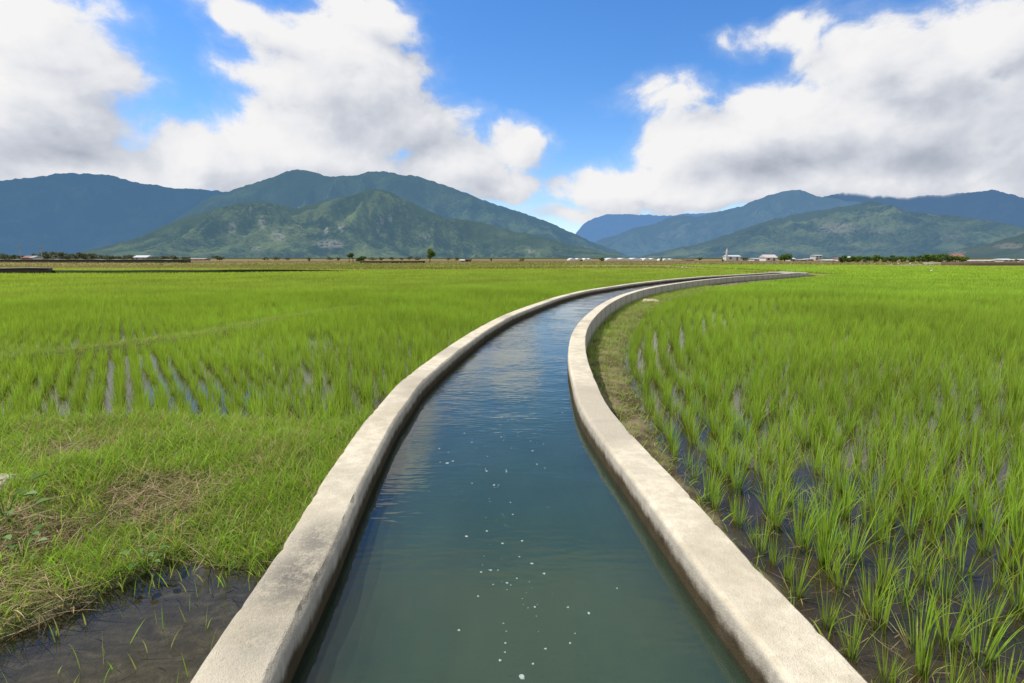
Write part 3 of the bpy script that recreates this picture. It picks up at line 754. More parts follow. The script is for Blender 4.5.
tag(link_mesh('rough_grass', V, f, blade_mat('fallow grass', (.17,.18,.05), (.24,.28,.05), (.34,.265,.155)), attrs=at), 'straw coloured rough grass in strips over the far fallow land', 'grass', kind='stuff')

# --- grass strips and straw
def scatter_area(x0, x1, y0, y1, n, weight):
    x = RNG.uniform(x0, x1, n); y = RNG.uniform(y0, y1, n); k = RNG.random(n) < weight(x, y); return x[k], y[k]
def grass_obj(name, label, cat, x, y, L, wd, lean, curl, dry, mat, zoff=-.01, seg=3, z=None):
    n = len(x); z = zones(x, y)[0] + zoff if z is None else z
    V, f, at = blades(np.stack([x, y, z], 1), L, wd, RNG.uniform(0, 6.28, n), lean, curl, RNG.random(n), dry, seg=seg)
    return tag(link_mesh(name, V, f, mat, attrs=at), label, cat, kind='stuff')
def w_strip(x, y):
    z, ins, vg, gr, dt = zones(x, y); dens = .35 + .9 * fbm(x * 1.2, y * 1.2, 3, 90)
    bare = sstep(.42, .62, fbm(x * 1.6, y * 1.6, 3, 95)) * sstep(-1.7, -2.7, x) * sstep(5.0, 4.2, y)
    return np.where((dL(x, y) > .02) & (gr > .35) & (dt < .35), np.clip(dens, .15, 1) * (1 - .85 * bare), 0)
x, y = scatter_area(-7.5, -.9, 2.3, 6.3, 120000, w_strip); n = len(x)
dryness = np.clip(sstep(.45, .75, fbm(x * 1.6, y * 1.6, 3, 95)) * sstep(-1.5, -2.8, x) * 1.1 + .1 + .35 * sstep(-2.0, -3.4, x) * sstep(5.0, 4.0, y), 0, 1)
grass_obj('grass', 'short lush grass on the strip between the dark ditch and the left paddy', 'grass', x, y, RNG.uniform(.05, .15, n) * (.7 + .8 * fbm(x * 2, y * 2, 3, 91)), RNG.uniform(.003, .006, n), RNG.uniform(.1, .9, n), RNG.uniform(.2, 1.2, n), (RNG.random(n) < .06 + .50 * dryness) * RNG.uniform(.4, 1, n), grass_m)
x, y = scatter_area(-6.5, -.9, 2.3, 5.7, 16000, w_strip); n = len(x)
grass_obj('grass', 'taller bent grass tufts rising from the strip left of the canal', 'grass', x, y, RNG.uniform(.12, .27, n) * (.4 + 1.0 * fbm(x * 2, y * 2, 3, 92)), RNG.uniform(.004, .008, n), RNG.uniform(.1, .7, n), RNG.uniform(.3, 1.4, n), (RNG.random(n) < .2) * RNG.uniform(.4, 1, n), grass_m, seg=4)
def w_straw(x, y):
    z, ins, vg, gr, dt = zones(x, y)
    return np.where((dL(x, y) > .05) & (gr > .4) & (dt < .6), .08 + sstep(.44, .66, fbm(x * 1.6, y * 1.6, 3, 95)) * sstep(-1.4, -2.4, x) * sstep(5.2, 4.3, y), 0)
x, y = scatter_area(-5.5, -1.0, 2.2, 5.6, 24000, w_straw); n = len(x)
grass_obj('dry_straw', 'dead brown straw lying matted over the grass bank at the left', 'straw', x, y, RNG.uniform(.08, .30, n), RNG.uniform(.003, .006, n), RNG.uniform(1.15, 1.5, n), RNG.uniform(-.2, .5, n), RNG.random(n) * .8, straw_m, zoff=.02)
# bund grass
def w_bund(x, y): return np.where((seg_dist(x, y, BUND) < .42) & (y < 22), 1 - .6 * sstep(16, 22, y), 0)
x, y = scatter_area(-14, -4, 6, 22, 220000, w_bund); n = len(x)
grass_obj('grass', 'low yellowing grass along the narrow bund that divides the left paddies', 'grass', x, y, RNG.uniform(.06, .2, n), RNG.uniform(.005, .010, n), RNG.uniform(.2, 1.0, n), RNG.uniform(.2, 1, n), (RNG.random(n) < .45) * RNG.uniform(.3, .9, n), grass_m, seg=2)
# left wall foot
def w_lw(x, y): return np.where((dL(x, y) > .0) & (dL(x, y) < .30), .8, 0)
x, y = scatter_area(-3, 7, 3.2, 30, 90000, w_lw); n = len(x)
grass_obj('grass', 'thin grass fringe growing at the foot of the left canal wall', 'grass', x, y, RNG.uniform(.08, .26, n), RNG.uniform(.004, .009, n), RNG.uniform(.1, .7, n), RNG.uniform(.2, 1, n), (RNG.random(n) < .15) * .6, grass_m, seg=3)
# right verge
def vg_dry(x, y): return sstep(.36, .60, fbm(x * .9, y * .45, 3, 140))
def w_rv(x, y):
    d = dR(x, y); w = verge_w(y)
    return np.where((d > 0) & (d < w + .12 + .2 * sstep(9, 14, y)), (.34 + .85 * sstep(4, 7, y)) * (1 - .30 * vg_dry(x, y) * sstep(.10, .22, d)) + .5 * sstep(.22, .05, d) * sstep(6, 9, y), 0)
x, y = scatter_area(.8, 14, 1.8, 34, 260000, w_rv); n = len(x)
grass_obj('grass', 'patchy green weeds on the verge between the right wall and the rice', 'grass', x, y, RNG.uniform(.04, .16, n) * (1 + .5 * sstep(6, 12, y)), RNG.uniform(.004, .009, n), RNG.uniform(.2, 1.1, n), RNG.uniform(.2, 1.2, n), (RNG.random(n) < .2) * RNG.uniform(.3, 1, n), grass_m, seg=3)
def w_rs(x, y):
    d = dR(x, y); w = verge_w(y); return np.where((d > .02) & (d < w + .25), .12 + .75 * vg_dry(x, y) * sstep(3.5, 7, y), 0)
x, y = scatter_area(.8, 12, 1.8, 26, 80000, w_rs); n = len(x)
dark = sstep(5.5, 3.2, y)
grass_obj('dry_straw', 'dead straw and rotting stalks littering the verge right of the canal', 'straw', x, y, RNG.uniform(.04, .20, n), RNG.uniform(.003, .007, n), RNG.uniform(1.2, 1.55, n), RNG.uniform(-.3, .3, n), np.clip(RNG.random(n) * .7 + dark * .5, 0, 1), straw_m, zoff=.012, seg=2)
# rotting stalks in the mud between the near clumps
x, y = scatter_area(1.0, 6, 1.8, 7, 4000, lambda x, y: np.where(dR(x, y) > .25, .5, 0) * sstep(.4, .6, fbm(x, y, 3, 150))); n = len(x)
grass_obj('dry_straw', 'brown stalks floating between the near rice clumps of the right paddy', 'straw', x, y, RNG.uniform(.04, .16, n), RNG.uniform(.003, .006, n), np.full(n, 1.53), np.zeros(n), RNG.uniform(.3, 1, n), straw_m, seg=2, z=np.full(n, .004))
# grass blades standing in the ditch edge
x, y = scatter_area(-2.5, -1.05, 1.7, 3.1, 900, lambda x, y: np.where((ditch_mask(x, y) > .4) & (dL(x, y) > .04), .10 + .5 * sstep(2.6, 3.0, y), 0)); n = len(x)
grass_obj('grass', 'sparse grass shoots standing in the dark ditch water at the lower left', 'grass', x, y, RNG.uniform(.06, .18, n), RNG.uniform(.004, .007, n), RNG.uniform(.05, .5, n), RNG.uniform(.1, .8, n), (RNG.random(n) < .3) * .6, grass_m, seg=4, z=np.full(n, -.01))

# --- a broad leafed weed and a pale stone at the left edge, straw heaps
weed_m = simple_mat('broad weed leaf', (.085,.17,.025), .5, .3, 8)
def weed(px, py, label, s=1.0, seed=0):
    rr = random.Random(seed); x, y = survey(px, py, CAMZ - .18)
    z = float(zones(np.array([x]), np.array([y]))[0][0])
    w = thing('weed', label, 'weed', (x, y, z), rr.random() * 6)
    st_ = MB(); lf = MB()
    for k in range(9):
        a = k * 2.4; ln = s * (.05 + .07 * rr.random()); up = s * (.03 + .015 * k)
        tipc = (math.cos(a) * ln, math.sin(a) * ln, up + .02)
        st_.tube([(0, 0, -.01), (tipc[0] * .4, tipc[1] * .4, up * .8), tipc], [.003*s, .0025*s, .0015*s], 5)
        d = np.array([math.cos(a), math.sin(a), .15]); sd = np.array([-math.sin(a), math.cos(a), 0]); L = s * (.05 + .025 * rr.random()); wd_ = L * .36
        c0 = np.array(tipc)
        pts = [c0] + [c0 + d * L * q + sgn * sd * wd_ * e + np.array((0, 0, e * .2 * L)) for q, e in ((.25,.8),(.55,1),(.85,.5)) for sgn in (-1, 1)] + [c0 + d * L * 1.1 - np.array((0, 0, .1 * L))] + [c0 + d * L * q for q in (.25,.55,.85)]
        lf.poly(pts, [(0,8,1),(0,2,8),(1,8,9,3),(8,2,4,9),(3,9,10,5),(9,4,6,10),(5,10,7),(10,6,7)])
    st_.build('stem', weed_m, w); lf.build('leaf', weed_m, w)
weed(6, 520, 'bright broad leafed weed at the very left edge of the grass bank', 1.3, 1)
weed(20, 545, 'smaller round leafed weed just above the dark ditch, beside the left edge', 1.0, 2)
weed(143, 545, 'pale leafed weed standing in grass above the corner of the ditch', .9, 3)
stone_m = simple_mat('pale stone', (.42,.38,.31), .9, .3, 14)
def rock(px, py, r, label, seed, name='stone', mat=stone_m, h=.18, flat=.55, cat='stone'):
    x, y = survey(px, py, CAMZ - h); z = float(zones(np.array([x]), np.array([y]))[0][0])
    bm = bmesh.new(); bmesh.ops.create_icosphere(bm, subdivisions=4, radius=r)
    for v in bm.verts:
        c = v.co.normalized(); nn = float(fbm(np.array([c.x*2.2+seed]), np.array([c.y*2.2+c.z*1.7]), 4, seed)[0])
        v.co *= .6 + .8 * nn; v.co.z *= flat
    me = bpy.data.meshes.new(name); bm.to_mesh(me); bm.free(); me.materials.append(mat)
    o = bpy.data.objects.new(name, me); col.objects.link(o); o.location = (x, y, z + r * .12)
    return tag(o, label, cat)
rock(2, 490, .11, 'pale rounded stone half buried in the grass bank at the left edge', 5)
rock(650, 302, .34, 'pale heap of dumped straw lying against the bend of the right wall', 9, 'straw_heap', simple_mat('pale straw heap', (.44,.37,.25), .95, .35, 10), h=.06, flat=.30, cat='straw heap')

# ------------------------------------------------------------------ mountains
def mountain_mat(name, dark, lite, scar, haze, hz, fade=False, nscale=.0045):
    m, t, out = mat_new(name)
    pos = t.new('ShaderNodeNewGeometry').outputs['Position']
    a = t.noise(pos, nscale, 7, .62); b = t.noise(pos, nscale * 9, 5, .7); cc = t.noise(pos, nscale * .35, 3, .5)
    c = t.mix(t.rng(t.math('ADD', t.math('MULTIPLY', a, .62), t.math('MULTIPLY', b, .38)), .40, .60), dark, lite)
    sc = t.rng(t.math('ADD', t.math('MULTIPLY', a, .4), t.math('MULTIPLY', b, .6)), .64, .72)
    c = t.mix(t.math('MULTIPLY', sc, .35), c, scar)
    c = t.mix(t.math('MULTIPLY', t.rng(t.attr('scar'), .10, .60, 0, .6), t.rng(b, .40, .52)), c, scar)
    c = t.mix(t.rng(cc, .42, .62), c, t.mix(.45, c, dark))  # broad dark patches: cloud shadows painted into the slope colour
    c = t.mix(t.rng(t.math('ADD', t.attr('up'), t.math('MULTIPLY', t.math('SUBTRACT', cc, .5), .9)), .55, .98), c, t.mix(a, dark, tuple(.6 * p + .4 * q for p, q in zip(dark, lite))))  # darker towards the crest, cloud shade put into the colour
    bm_ = t.bump(t.math('ADD', a, t.math('MULTIPLY', b, .6)), .9, 60)
    p = principled(t, c, .95, bm_, spec=.0)
    em = t.new('ShaderNodeEmission'); em.inputs[0].default_value = (*haze, 1); em.inputs[1].default_value = 1  # aerial haze painted as an even glow over the whole range
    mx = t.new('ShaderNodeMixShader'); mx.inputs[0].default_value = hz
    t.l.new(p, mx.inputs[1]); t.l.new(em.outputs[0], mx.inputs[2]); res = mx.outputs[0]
    if fade:
        tp = t.new('ShaderNodeBsdfTransparent'); m3 = t.new('ShaderNodeMixShader')
        fv = t.math('ADD', t.attr('fade'), t.math('MULTIPLY', t.math('SUBTRACT', t.noise(pos, .0016, 5, .6), .5), .8))
        t.l.new(t.math('MULTIPLY', t.rng(fv, .45, 1.05), t.rng(t.attr('fade'), 0, .3)), m3.inputs[0]); t.l.new(res, m3.inputs[1]); t.l.new(tp.outputs[0], m3.inputs[2]); res = m3.outputs[0]
    t.l.new(res, out.inputs[0]); return m
def mountain(name, label, sky_, D0, D1, mat, seed, rough=.34, scars=(), fade=0, gul=700):
    sky_ = sorted(sky_); px = np.arange(sky_[0][0], sky_[-1][0] + .1, 1.5)
    sm = np.interp(px, [p[0] for p in sky_], [p[1] for p in sky_]); ker = np.ones(7) / 7
    sm = np.convolve(np.pad(sm, 3, mode='edge'), ker, 'valid')
    sm = sm + (fbm(px * .06, 0 * px, 4, seed) - .5) * 4.0 + (fbm(px * .35, 0 * px, 2, seed + 5) - .5) * 1.2
    T_ = np.linspace(0, 1.5, 100)
    azs = np.array([azel(p, YH)[0] for p in px]); els = np.array([azel(p, q)[1] for p, q in zip(px, sm)])
    els = np.maximum(els, .0005)
    t2 = T_[None, :]; d = D0 + (D1 - D0) * t2 + 0 * azs[:, None]
    x = d * np.sin(azs)[:, None]; y = d * np.cos(azs)[:, None]
    Hc = (D1 * np.tan(els) + CAMZ)[:, None]
    rg = ridged(x / gul + .35 * fbm(x/900, y/900, 3, seed), y / (gul * 1.6) + .35 * fbm(x/900+9, y/900, 3, seed), 5, seed)
    tt = np.clip(t2, 0, 1)
    shape = np.where(t2 <= 1, tt ** 1.75, 1 - (t2 - 1) * 1.6)
    z = Hc * (shape + rough * (rg - .53) * 7.5 * tt * (1 - tt) * 1.6)
    z = np.where(t2 < 1, np.minimum(z, d * np.tan(els)[:, None] * (.985 + .012 * tt) + CAMZ), z)
    z = np.where(t2 < .02, -20, z)
    sc = np.zeros_like(z)
    lim = (z - CAMZ) / d
    for (sx, sy_, rx_, ry_) in scars:
        a0, e0 = azel(sx, sy_); u = (azs[:, None] - a0) / (rx_ / F); v = (np.arctan(lim) - e0) / (ry_ / F)
        sc = np.maximum(sc, np.exp(-(u*u + v*v)) * (t2 < 1))
    fd = np.clip((lim / np.tan(els)[:, None] - (1 - fade)) / max(fade, 1e-6), 0, 1) if fade else np.zeros_like(z)
    if fade:
        gate = np.interp(px, fade_px[0], fade_px[1])[:, None]; fd = fd * gate
    o = link_mesh(name, np.stack([x, y, z], -1).reshape(-1, 3), [grid_faces(len(px), len(T_))[:, ::-1]], mat, smooth=True, attrs=dict(scar=sc, fade=fd, up=tt + 0 * z))
    return tag(o, label, 'mountain', kind='structure')
fade_px = ([780, 815, 840, 880, 930, 960, 985, 1010, 1040], [0, .4, 1, 1, .8, .6, .15, .6, .8])
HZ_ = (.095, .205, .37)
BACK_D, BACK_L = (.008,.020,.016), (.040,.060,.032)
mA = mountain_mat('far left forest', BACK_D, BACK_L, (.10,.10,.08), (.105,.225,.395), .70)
mB = mountain_mat('central forest', (.010,.024,.014), (.16,.215,.070), (.30,.26,.20), (.118,.235,.360), .64)  # toned darker than the foothill to stand in for cloud shade
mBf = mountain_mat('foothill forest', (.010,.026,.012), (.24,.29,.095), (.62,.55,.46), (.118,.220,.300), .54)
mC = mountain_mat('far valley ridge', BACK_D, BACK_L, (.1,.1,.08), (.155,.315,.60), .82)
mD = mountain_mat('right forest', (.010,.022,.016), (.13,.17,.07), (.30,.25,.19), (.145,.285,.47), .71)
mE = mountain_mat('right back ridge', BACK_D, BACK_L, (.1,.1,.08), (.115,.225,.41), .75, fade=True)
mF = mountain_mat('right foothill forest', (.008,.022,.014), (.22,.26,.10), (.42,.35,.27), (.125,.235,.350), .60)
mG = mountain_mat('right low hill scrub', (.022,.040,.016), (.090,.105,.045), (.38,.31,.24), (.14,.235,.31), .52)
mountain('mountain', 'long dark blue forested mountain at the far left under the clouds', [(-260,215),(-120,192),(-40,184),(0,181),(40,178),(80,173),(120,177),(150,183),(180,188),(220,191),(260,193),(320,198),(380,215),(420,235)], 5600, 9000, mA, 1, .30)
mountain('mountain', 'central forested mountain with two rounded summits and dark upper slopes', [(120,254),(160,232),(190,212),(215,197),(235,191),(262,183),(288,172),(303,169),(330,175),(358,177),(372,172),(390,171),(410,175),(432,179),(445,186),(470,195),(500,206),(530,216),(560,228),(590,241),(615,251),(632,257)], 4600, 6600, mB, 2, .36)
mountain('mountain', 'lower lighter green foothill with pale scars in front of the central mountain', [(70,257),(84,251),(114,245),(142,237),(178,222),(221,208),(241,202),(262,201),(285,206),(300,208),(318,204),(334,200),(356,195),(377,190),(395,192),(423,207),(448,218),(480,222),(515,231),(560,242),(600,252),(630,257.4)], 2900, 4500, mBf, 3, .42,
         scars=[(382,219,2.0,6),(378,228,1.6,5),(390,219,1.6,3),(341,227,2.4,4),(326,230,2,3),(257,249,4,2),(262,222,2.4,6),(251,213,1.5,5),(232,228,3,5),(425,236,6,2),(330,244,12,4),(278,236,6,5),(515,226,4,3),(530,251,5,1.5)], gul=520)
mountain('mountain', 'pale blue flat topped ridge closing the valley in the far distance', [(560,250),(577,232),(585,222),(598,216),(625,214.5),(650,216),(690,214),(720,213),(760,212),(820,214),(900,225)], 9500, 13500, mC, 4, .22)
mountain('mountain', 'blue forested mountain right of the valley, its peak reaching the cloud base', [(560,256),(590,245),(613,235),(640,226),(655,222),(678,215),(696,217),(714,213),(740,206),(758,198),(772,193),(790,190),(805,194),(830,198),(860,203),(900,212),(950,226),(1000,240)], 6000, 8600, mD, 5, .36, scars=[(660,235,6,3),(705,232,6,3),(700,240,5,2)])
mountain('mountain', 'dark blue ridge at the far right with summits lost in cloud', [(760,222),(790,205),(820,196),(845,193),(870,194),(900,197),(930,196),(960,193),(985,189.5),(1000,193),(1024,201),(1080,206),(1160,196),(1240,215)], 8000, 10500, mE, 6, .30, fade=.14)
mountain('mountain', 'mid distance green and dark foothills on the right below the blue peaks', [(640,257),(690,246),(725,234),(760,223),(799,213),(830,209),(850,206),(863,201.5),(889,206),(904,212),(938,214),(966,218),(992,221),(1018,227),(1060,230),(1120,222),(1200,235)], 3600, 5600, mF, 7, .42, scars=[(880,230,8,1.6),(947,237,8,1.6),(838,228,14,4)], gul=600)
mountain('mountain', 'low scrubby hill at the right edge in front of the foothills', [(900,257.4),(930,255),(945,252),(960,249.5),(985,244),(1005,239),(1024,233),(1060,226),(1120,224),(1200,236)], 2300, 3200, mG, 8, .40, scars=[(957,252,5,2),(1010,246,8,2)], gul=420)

# ------------------------------------------------------------------ distant things
bark = simple_mat('tree bark', (.10,.08,.06), .95, .3, 2)
def leaf_mat(name, c1, c2):
    m, t, out = mat_new(name)
    pos = t.new('ShaderNodeNewGeometry').outputs['Position']
    c = t.mix(t.noise(pos, .8, 4, .6), c1, c2); c = t.mix(t.math('MULTIPLY', t.attr('v'), .6), c, tuple(min(1, q * 1.5) for q in c2))
    p = principled(t, c, .7, spec=.15); tl = t.new('ShaderNodeBsdfTranslucent'); t.l.new(c, tl.inputs[0])
    mx = t.new('ShaderNodeMixShader'); mx.inputs[0].default_value = .3; t.l.new(p, mx.inputs[1]); t.l.new(tl.outputs[0], mx.inputs[2]); t.l.new(mx.outputs[0], out.inputs[0]); return m
leafA = leaf_mat('tree leaves', (.050,.095,.016), (.13,.20,.035))
leafB = leaf_mat('dark hedge leaves', (.035,.066,.018), (.085,.135,.036))
leafC = leaf_mat('hazy tree leaves', (.070,.095,.055), (.13,.155,.080))
def crown(parent, c, rad, n, size, mat, seed, lobes=9):
    rg = np.random.default_rng(seed)
    lc = rg.normal(0, 1, (lobes, 3)); lc /= np.linalg.norm(lc, axis=1)[:, None]
    lc = lc * rg.uniform(.25, .75, (lobes, 1)) * np.array(rad); lr = rg.uniform(.28, .5, lobes)
    w = rg.integers(0, lobes, n); q = rg.normal(0, 1, (n, 3)); q /= np.linalg.norm(q, axis=1)[:, None]
    q = q * (rg.random((n, 1)) ** .45) * lr[w][:, None] * np.array(rad)
    P = np.array(c) + lc[w] + q
    P[:, 2] = np.maximum(P[:, 2], c[2] - rad[2] * .95)
    a = rg.normal(0, 1, (n, 3)); a /= np.linalg.norm(a, axis=1)[:, None]; b = rg.normal(0, 1, (n, 3)); b = np.cross(a, b); b /= np.linalg.norm(b, axis=1)[:, None]
    s = (size * rg.uniform(.5, 1.2, n))[:, None]
    V = np.stack([P - a*s, P + b*s*.6, P + a*s, P - b*s*.6], 1).reshape(-1, 3)
    f = np.arange(n)[:, None] * 4 + np.arange(4)
    return link_mesh('crown', V, [f], mat, parent, attrs=dict(v=np.repeat(rg.random(n), 4)))
def tree(px, dist, wpx, top, bot, label, group=None, mat=leafA, seed=0, trunk=.35, name='tree', cat='tree', n=700, stems=1):
    k = dist / F; h = (YH + CAMZ / k - top) * k; h = max(h, 1.0); w = wpx * k
    tr_ = thing(name, label, cat, (gx(px, dist), dist, 0), 0, group)
    rr = random.Random(seed)
    mb = MB(); ch = h * trunk
    for s in range(stems):
        ox = (s - (stems - 1) / 2) * w * .45
        mb.tube([(ox, 0, -.1), (ox + rr.uniform(-.1,.1)*w*.3, 0, ch*.6), (ox*.8, .1, ch + (h-ch)*.3), (ox*.5 + rr.uniform(-.2,.2)*w, 0, h*.8)], [.022*h+.06, .018*h+.05, .014*h+.03, .02], 7)
        for q in range(5):
            a = rr.random() * 6.28; z0 = ch * (.7 + .5 * rr.random())
            mb.tube([(ox*.9, 0, z0), (ox*.9 + math.cos(a)*w*.18, math.sin(a)*w*.18, z0 + h*.12), (ox*.9 + math.cos(a)*w*.34, math.sin(a)*w*.34, z0 + h*.27)], [.012*h+.02, .009*h+.015, .01], 5)
    mb.build('trunk', bark, tr_)
    crown(tr_, (0, 0, ch + (h - ch) * .48), (w * .52, w * .5, (h - ch) * .56), n, max(.10, w * .065), mat, seed)
    return tr_
# lone trees at the far end of the left fields
tree(351, 190, 9, 252.5, 263, 'small dark round tree on thin trunks standing left of the lone pair', mat=leafB, seed=11, trunk=.52, stems=2)
tree(361, 175, 11, 255.0, 264.5, 'low leaning bush at the end of the dark bank, right beside the small round tree', mat=leafB, seed=12, trunk=.12, name='bush', cat='bush')
tree(430, 190, 12.5, 247.8, 263, 'bright green lone tree with a broad crown before the central mountain', mat=leafA, seed=13, trunk=.30, n=1100)
tree(309, 230, 6, 257, 262, 'tiny dark bush alone on the fallow land left of the small round tree', mat=leafB, seed=14, trunk=.1, name='bush', cat='bush', n=250)
tree(491, 240, 4, 257.6, 261, 'tiny dark bush on the brown fallow right of the little white hut', mat=leafB, seed=15, trunk=.1, name='bush', cat='bush', n=200)
tree(522, 250, 7, 257.8, 261, 'low green bush on the fallow, one of two mid field, the wider', mat=leafA, seed=16, trunk=.1, name='bush', cat='bush', n=250)
tree(602, 240, 8, 257.2, 262.3, 'dark rounded tree before the gap between the white greenhouses', mat=leafB, seed=17, trunk=.12, n=400)
tree(581, 235, 5, 260, 262.5, 'dark small bush in front of the leftmost white greenhouse', mat=leafB, seed=18, trunk=.1, name='bush', cat='bush', n=200)
tree(661, 240, 5, 256.5, 262.4, 'narrow dark tree at the right end of the long white greenhouse', mat=leafB, seed=19, trunk=.15, n=300)
tree(723, 230, 4, 258, 263, 'small dark bush left below the white tower', mat=leafB, seed=20, trunk=.1, name='bush', cat='bush', n=250)
tree(700, 330, 7, 257, 261, 'dark bush on the horizon left of the white tower', mat=leafB, seed=21, trunk=.12, name='bush', cat='bush', n=300)
tree(746, 300, 9, 257.4, 262, 'dull green bush on the right of the white hall with the tower', mat=leafC, seed=22, trunk=.12, name='bush', cat='bush', n=300)
tree(785, 210, 15, 253.6, 263, 'round dense green tree among the village houses', mat=leafA, seed=23, trunk=.18, n=1000)
# tree belt at the left
for i, (px, wp, top) in enumerate([(3,9,255),(12,8,256),(20,7,256.5),(37,8,255.6),(44,10,253.5),(53,9,253),(61,10,253.5),(69,8,255),(76,10,254.5),(86,12,253.2),(93,8,254.8),(102,10,257),(111,10,256.6),(120,10,257.4),(130,9,257),(152,10,257.6),(163,12,257),(174,10,257.6),(186,8,258),(219,9,257.4)]):
    tree(px, 330 + 12 * (i % 3), wp * 1.5, top - 1.6, 261.5, 'dull green tree in the low belt along the foot of the left mountain', 'trees of the belt below the left mountain', leafC, 200 + i, .12, n=420)
for i, px in enumerate([265, 276, 287, 330, 338, 372, 381, 392, 401, 410, 418, 449, 457]):
    tree(px, 340 + 10 * (i % 4), 7 + (i * 7) % 4, 256.4 + .5 * (i % 3), 261, 'low scrubby bush on the fallow strip below the central mountain', 'bushes on the fallow strip below the central mountain', leafC, 240 + i, .08, name='bush', cat='bush', n=240)
# hedge row at the right
for i, (px, wp, top) in enumerate([(842,9,257),(850,10,257.2),(858,9,257.8),(866,8,258),(875,11,257),(884,9,258),(893,11,256.6),(903,9,257.6),(912,9,258),(920,10,257),(929,12,255),(938,13,254.4),(948,10,256.5),(956,10,257.2),(964,9,257.8)]):
    tree(px, 190 + 6 * (i % 3), wp * 1.35, top - 1.8, 264, 'leafy green tree in the hedge row at the far edge of the right paddy', 'trees of the hedge row behind the right paddy', leafA if i % 3 else leafB, 300 + i, .10, n=600)
tree(1017, 215, 5, 258.2, 263, 'small bush between the two white sheds at the right edge', mat=leafB, seed=340, trunk=.1, name='bush', cat='bush', n=250)

# --- buildings
white = simple_mat('white painted wall', (.62,.62,.60), .7, .10, .6)
whroof = simple_mat('pale sheet roof', (.56,.58,.60), .45, .12, .5, .4)
redroof = simple_mat('dull red roof', (.30,.13,.10), .7, .2, .8)
greyroof = simple_mat('grey sheet roof', (.33,.34,.36), .6, .15, .6)
glass_d = simple_mat('dark window', (.03,.04,.05), .2, .2, 1, .5)
concr = simple_mat('old concrete', (.34,.32,.28), .9, .2, 1.5)
darkc = simple_mat('mossy shade-dark concrete', (.055,.055,.040), .95, .35, 2)  # moss tone taken near black, front-face shade of the far walls put into it
film_m = simple_mat('white greenhouse film', (.66,.66,.64), .5, .06, .3, .3)
wood_m = simple_mat('grey weathered wood', (.20,.17,.14), .9, .25, 3)
def house(px, dist, wpx, top, label, roof=whroof, wall_m=white, depth=7, rz=0, storeys=1, group=None, name='house', cat='house', eave=.62, base=0):
    k = dist / F; h = (YH + CAMZ / k - top) * k; w = wpx * k
    hs = thing(name, label, cat, (gx(px, dist), dist, base), rz, group); h -= base
    b = MB(); b.box(-w/2, w/2, 0, depth, -.3, h * eave); b.build('wall', wall_m, hs)
    r = MB(); r.gable(-w/2 - .35, w/2 + .35, -.45, depth + .45, h * eave + .004, h); r.build('roof', roof, hs)
    nw = max(2, int(w / 3)); dz = h * eave / storeys
    for s in range(storeys):
        for i in range(nw):
            cx = -w/2 + w * (i + .5) / nw; m = MB()
            if s == 0 and i == nw // 2:
                m.box(cx - .5, cx + .5, -.05, .12, -.05, min(2.1, dz * .85)); m.build('door', wood_m, hs)
            else:
                m.box(cx - .6, cx + .6, -.04, .12, s*dz + dz*.38, s*dz + dz*.80); m.build('window', glass_d, hs)
    return hs
house(140, 330, 13, 255.4, 'pale roofed shed among the trees below the left mountain', roof=whroof, wall_m=concr)
house(25, 320, 5.5, 255.8, 'small dark red house beside the utility poles at the far left', roof=redroof, wall_m=simple_mat('brick red wall', (.26,.13,.11), .9, .2, 1))
house(31, 310, 3.6, 255.8, 'tiny white hut touching the dark red house at the far left', roof=greyroof)
house(193, 340, 22, 258.2, 'long low reddish barn on the plain right of the dark bank', roof=simple_mat('rusty roof', (.40,.30,.26), .8, .2, 1), wall_m=concr)
house(462, 225, 3.4, 259.4, 'little white hut standing on the brown fallow below the central mountain', roof=whroof, depth=4)
house(468, 228, 5, 258.6, 'little dark shed right beside the white hut on the fallow', roof=simple_mat('dark roof', (.06,.06,.06), .8, .2, 1), wall_m=darkc, depth=4)
def greenhouse(px0, px1, dist, top, label, dep=16):
    k = dist / F; w = (px1 - px0) * k; h = (YH + CAMZ / k - top) * k
    gh = thing('greenhouse', label, 'greenhouse', (gx((px0+px1)/2, dist), dist, 0), 0, None)
    nb = max(2, round(w / 7)); bw = w / nb; m = MB(); e = MB(); fr_ = MB()
    for i in range(nb):
        x0 = -w/2 + i * bw; pts = [(x0 + bw * (j/10), 0, h * .55 + h * .45 * math.sin(math.pi * j/10)) for j in range(11)]
        b = [(p[0], dep, p[2]) for p in pts]
        m.poly(pts + b, [(j, j+1, 12+j, 11+j) for j in range(10)])
        e.poly([(x0, 0, -.2)] + pts + [(x0 + bw, 0, -.2)], [tuple(range(13))])
        fr_.box(x0 - .09, x0 + .09, -.10, -.004, -.2, h * .55)
    e.poly([(-w/2, 0, -.2), (-w/2, dep, -.2), (-w/2, dep, h*.55), (-w/2, 0, h*.55)], [(0,1,2,3)]); e.poly([(w/2, 0, -.2), (w/2, dep, -.2), (w/2, dep, h*.55), (w/2, 0, h*.55)], [(0,1,2,3)])
    m.build('roof', film_m, gh); e.build('wall', film_m, gh); fr_.build('frame', greyroof, gh)
greenhouse(570, 583, 300, 258.2, 'short white greenhouse at the left end of the greenhouse row')
greenhouse(584.5, 592, 305, 258.2, 'smallest white greenhouse just left of the dark rounded tree')
greenhouse(607.5, 643, 300, 258.0, 'longest white greenhouse of the row, right of the dark rounded tree')
greenhouse(644, 657, 296, 258.2, 'white greenhouse adjoining the right end of the longest one')
greenhouse(664, 675, 300, 258.6, 'white greenhouse standing alone right of the narrow dark tree')
